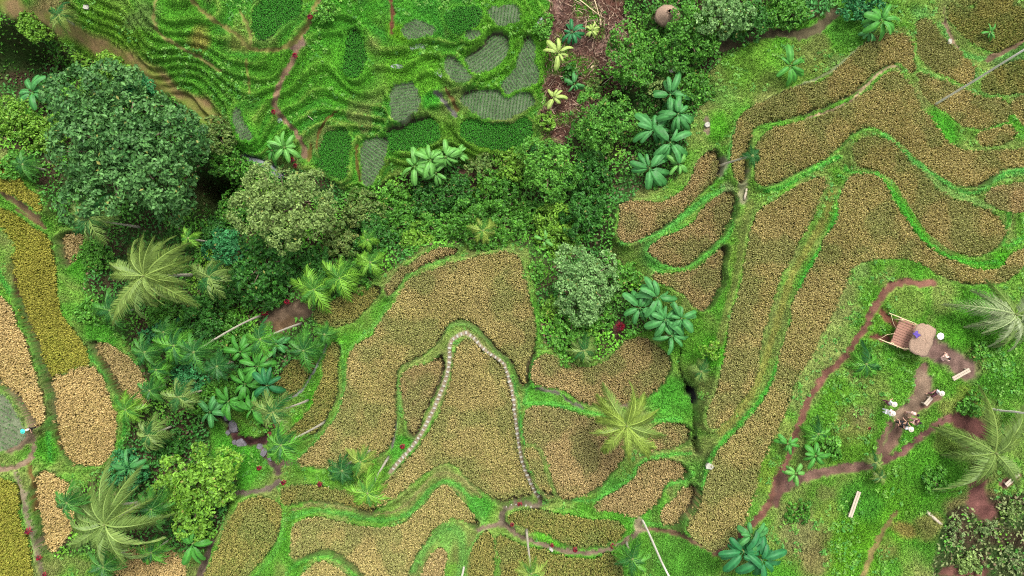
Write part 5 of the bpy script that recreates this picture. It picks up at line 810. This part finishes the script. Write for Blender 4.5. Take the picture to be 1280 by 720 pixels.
# ------------------------------------------------------------------ people
def skin_obj(name, joints, edges, mat, parent, sub=2, root=0):
    me = bpy.data.meshes.new(name); me.from_pydata([j[0] for j in joints], edges, []); o = link_mesh(name, me, mat, parent)
    if not me.skin_vertices: me.skin_vertices.new() if hasattr(me.skin_vertices, 'new') else None
    m = o.modifiers.new('skin', 'SKIN'); m.use_smooth_shade = True
    sv_ = me.skin_vertices[0].data if me.skin_vertices else None
    if sv_:
        for i, j in enumerate(joints): sv_[i].radius = (j[1], j[1] if len(j) < 3 else j[2]); sv_[i].use_root = (i == root)
    s = o.modifiers.new('sub', 'SUBSURF'); s.levels = sub; s.render_levels = sub
    return o
def person(px, py, pose, face, shirt, legs, hat, label, group=None):
    """face: heading in degrees, the person looks along local +y"""
    r = empty('person', at(px, py, 1.0 if pose == 'stand' else .7)); r.rotation_euler.z = R(face)
    if pose == 'stand': hip = .92; kn = [(-.11, .03, .48), (.11, .05, .48)]; ft = [(-.12, 0, .07), (.12, .06, .07)]; lean = .03
    else: hip = .48; kn = [(-.14, .42, .50), (.14, .44, .47)]; ft = [(-.14, .46, .07), (.15, .5, .07)]; lean = .06
    sh_ = hip+.50; nk = hip+.56; hd = hip+.72
    el = [(-.27, .06, sh_-.27), (.27, .08, sh_-.26)]; ha = [(-.2, .28, sh_-.36), (.18, .3, sh_-.34)]
    J = [((0, 0, hip), .13, .10), ((0, lean*.4, hip+.2), .125, .09), ((0, lean, hip+.4), .15, .10), ((0, lean, nk), .055), ((0, lean+.01, hd-.06), .075, .08), ((0, lean+.01, hd+.05), .085, .095),
         ((-.18, lean, sh_-.02), .055), ((.18, lean, sh_-.02), .055), (el[0], .04), (el[1], .04), (ha[0], .028), (ha[1], .028),
         ((-.1, 0, hip-.03), .085), ((.1, 0, hip-.03), .085), (kn[0], .058), (kn[1], .058), (ft[0], .04), (ft[1], .04), ((ft[0][0], ft[0][1]+.17, .04), .03), ((ft[1][0], ft[1][1]+.17, .04), .03)]
    E = [(0, 1), (1, 2), (2, 3), (3, 4), (4, 5), (2, 6), (2, 7), (6, 8), (7, 9), (8, 10), (9, 11), (0, 12), (0, 13), (12, 14), (13, 15), (14, 16), (15, 17), (16, 18), (17, 19)]
    for s, h_ in ((-1, 10), (1, 11)):
        b = Vector(J[h_][0]); palm_ = b+Vector((0, .07, -.02)); pi = len(J); J.append((tuple(palm_), .026, .014)); E.append((h_, pi))
        for f in range(4):
            o_ = (f-1.5)*.018; l = (.05, .062, .06, .045)[f]; J.append((tuple(palm_+Vector((o_, l*.5, -.004))), .008)); J.append((tuple(palm_+Vector((o_, l, -.022))), .007)); E += [(pi, len(J)-2), (len(J)-2, len(J)-1)]
        J.append((tuple(b+Vector((-s*.035, .055, -.01))), .009)); E.append((h_, len(J)-1))
    skin_obj('body', J, E, M_SKIN, r)
    skin_obj('shirt', [((0, 0, hip+.02), .15, .125), ((0, lean*.4, hip+.2), .15, .115), ((0, lean, hip+.4), .17, .12), ((-.19, lean, sh_-.02), .075), ((.19, lean, sh_-.02), .075), ((-.24, .03, sh_-.16), .062), ((.24, .04, sh_-.16), .062)], [(0, 1), (1, 2), (2, 3), (2, 4), (3, 5), (4, 6)], shirt, r)
    skin_obj('trousers', [((0, 0, hip+.03), .145, .125), ((-.1, 0, hip-.03), .105), ((.1, 0, hip-.03), .105), (kn[0], .078), (kn[1], .078), (tuple(Vector(ft[0])+Vector((0, -.01, .07))), .06), (tuple(Vector(ft[1])+Vector((0, -.01, .07))), .06)], [(0, 1), (0, 2), (1, 3), (2, 4), (3, 5), (4, 6)], legs, r)
    import bmesh
    bm = bmesh.new(); bmesh.ops.create_uvsphere(bm, u_segments=16, v_segments=10, radius=1)
    for v in bm.verts: v.co = Vector((v.co.x*.098, v.co.y*.112-.012+lean, max(v.co.z, -.25 if v.co.y > 0 else -.9)*.115+hd+.035))
    me = bpy.data.meshes.new('hair'); bm.to_mesh(me); bm.free(); me.polygons.foreach_set('use_smooth', [True]*len(me.polygons)); link_mesh('hair', me, M_HAIR, r)
    if hat:
        V = []; prof = [(0.02, .14), (.08, .135), (.11, .09), (.12, .05), (.20, .03), (.21, .02)]
        for rr, z in prof:
            for i in range(20): a = i*math.pi/10; V.append((math.cos(a)*rr, math.sin(a)*rr+lean, hd+.07+z))
        F = [(j*20+i, j*20+(i+1) % 20, (j+1)*20+(i+1) % 20, (j+1)*20+i) for j in range(len(prof)-1) for i in range(20)]; F.append(tuple(range(20))[::-1])
        link_mesh('hat', py_mesh('hat', (V, F)), hat, r)
    bm = bmesh.new(); bmesh.ops.create_cone(bm, cap_ends=True, segments=8, radius1=.014, radius2=.006, depth=.03, matrix=Matrix.Translation((0, lean+.115, hd+.0)) @ Matrix.Rotation(R(-90), 4, 'X'))
    me = bpy.data.meshes.new('nose'); bm.to_mesh(me); bm.free(); link_mesh('nose', me, M_SKIN, r)
    bm = bmesh.new()
    for s in (-1, 1): bmesh.ops.create_uvsphere(bm, u_segments=8, v_segments=6, radius=.012, matrix=Matrix.Translation((s*.033, lean+.098, hd+.03)))
    me = bpy.data.meshes.new('eyes'); bm.to_mesh(me); bm.free(); link_mesh('eyes', me, M_HAIR, r)
    return tag(r, label, 'person', group)
person(1112,504,'stand',-60,M_WHITE,M_MAROON,M_HAT,'person in white with a wide pale hat, upper one of the pair on the grass')
person(1110,515,'stand',-100,M_WHITE,M_WHITE,M_HAT,'person all in white with a pale hat, lower one of the pair on the grass')
person(1173,490,'sit',125,M_WHITE,M_MAROON,M_HAT,'person in white and maroon with a round white hat by the small bench')
person(1142,517,'stand',160,M_PINK,M_PINK,None,'person in pale pink standing in the group on the path')
person(1145,527,'stand',70,M_MAROON,M_PINK,None,'person in maroon on the right of the group on the path')
person(1128,529,'stand',20,M_BLACK,M_BLACK,None,'person in black on the left of the group on the path')
person(1133,535,'stand',10,M_WHITE,M_BLACK,M_HAT,'person with a white hat lowest in the group on the path')
person(1181,448,'sit',-60,M_PINK,M_PINK,None,'person in pale pink crouching on the bare yard below the lookout')
person(31,538,'stand',200,M_WHITE,M_BLACK,M_TEAL,'person with a turquoise hat beside the freshly planted plot')
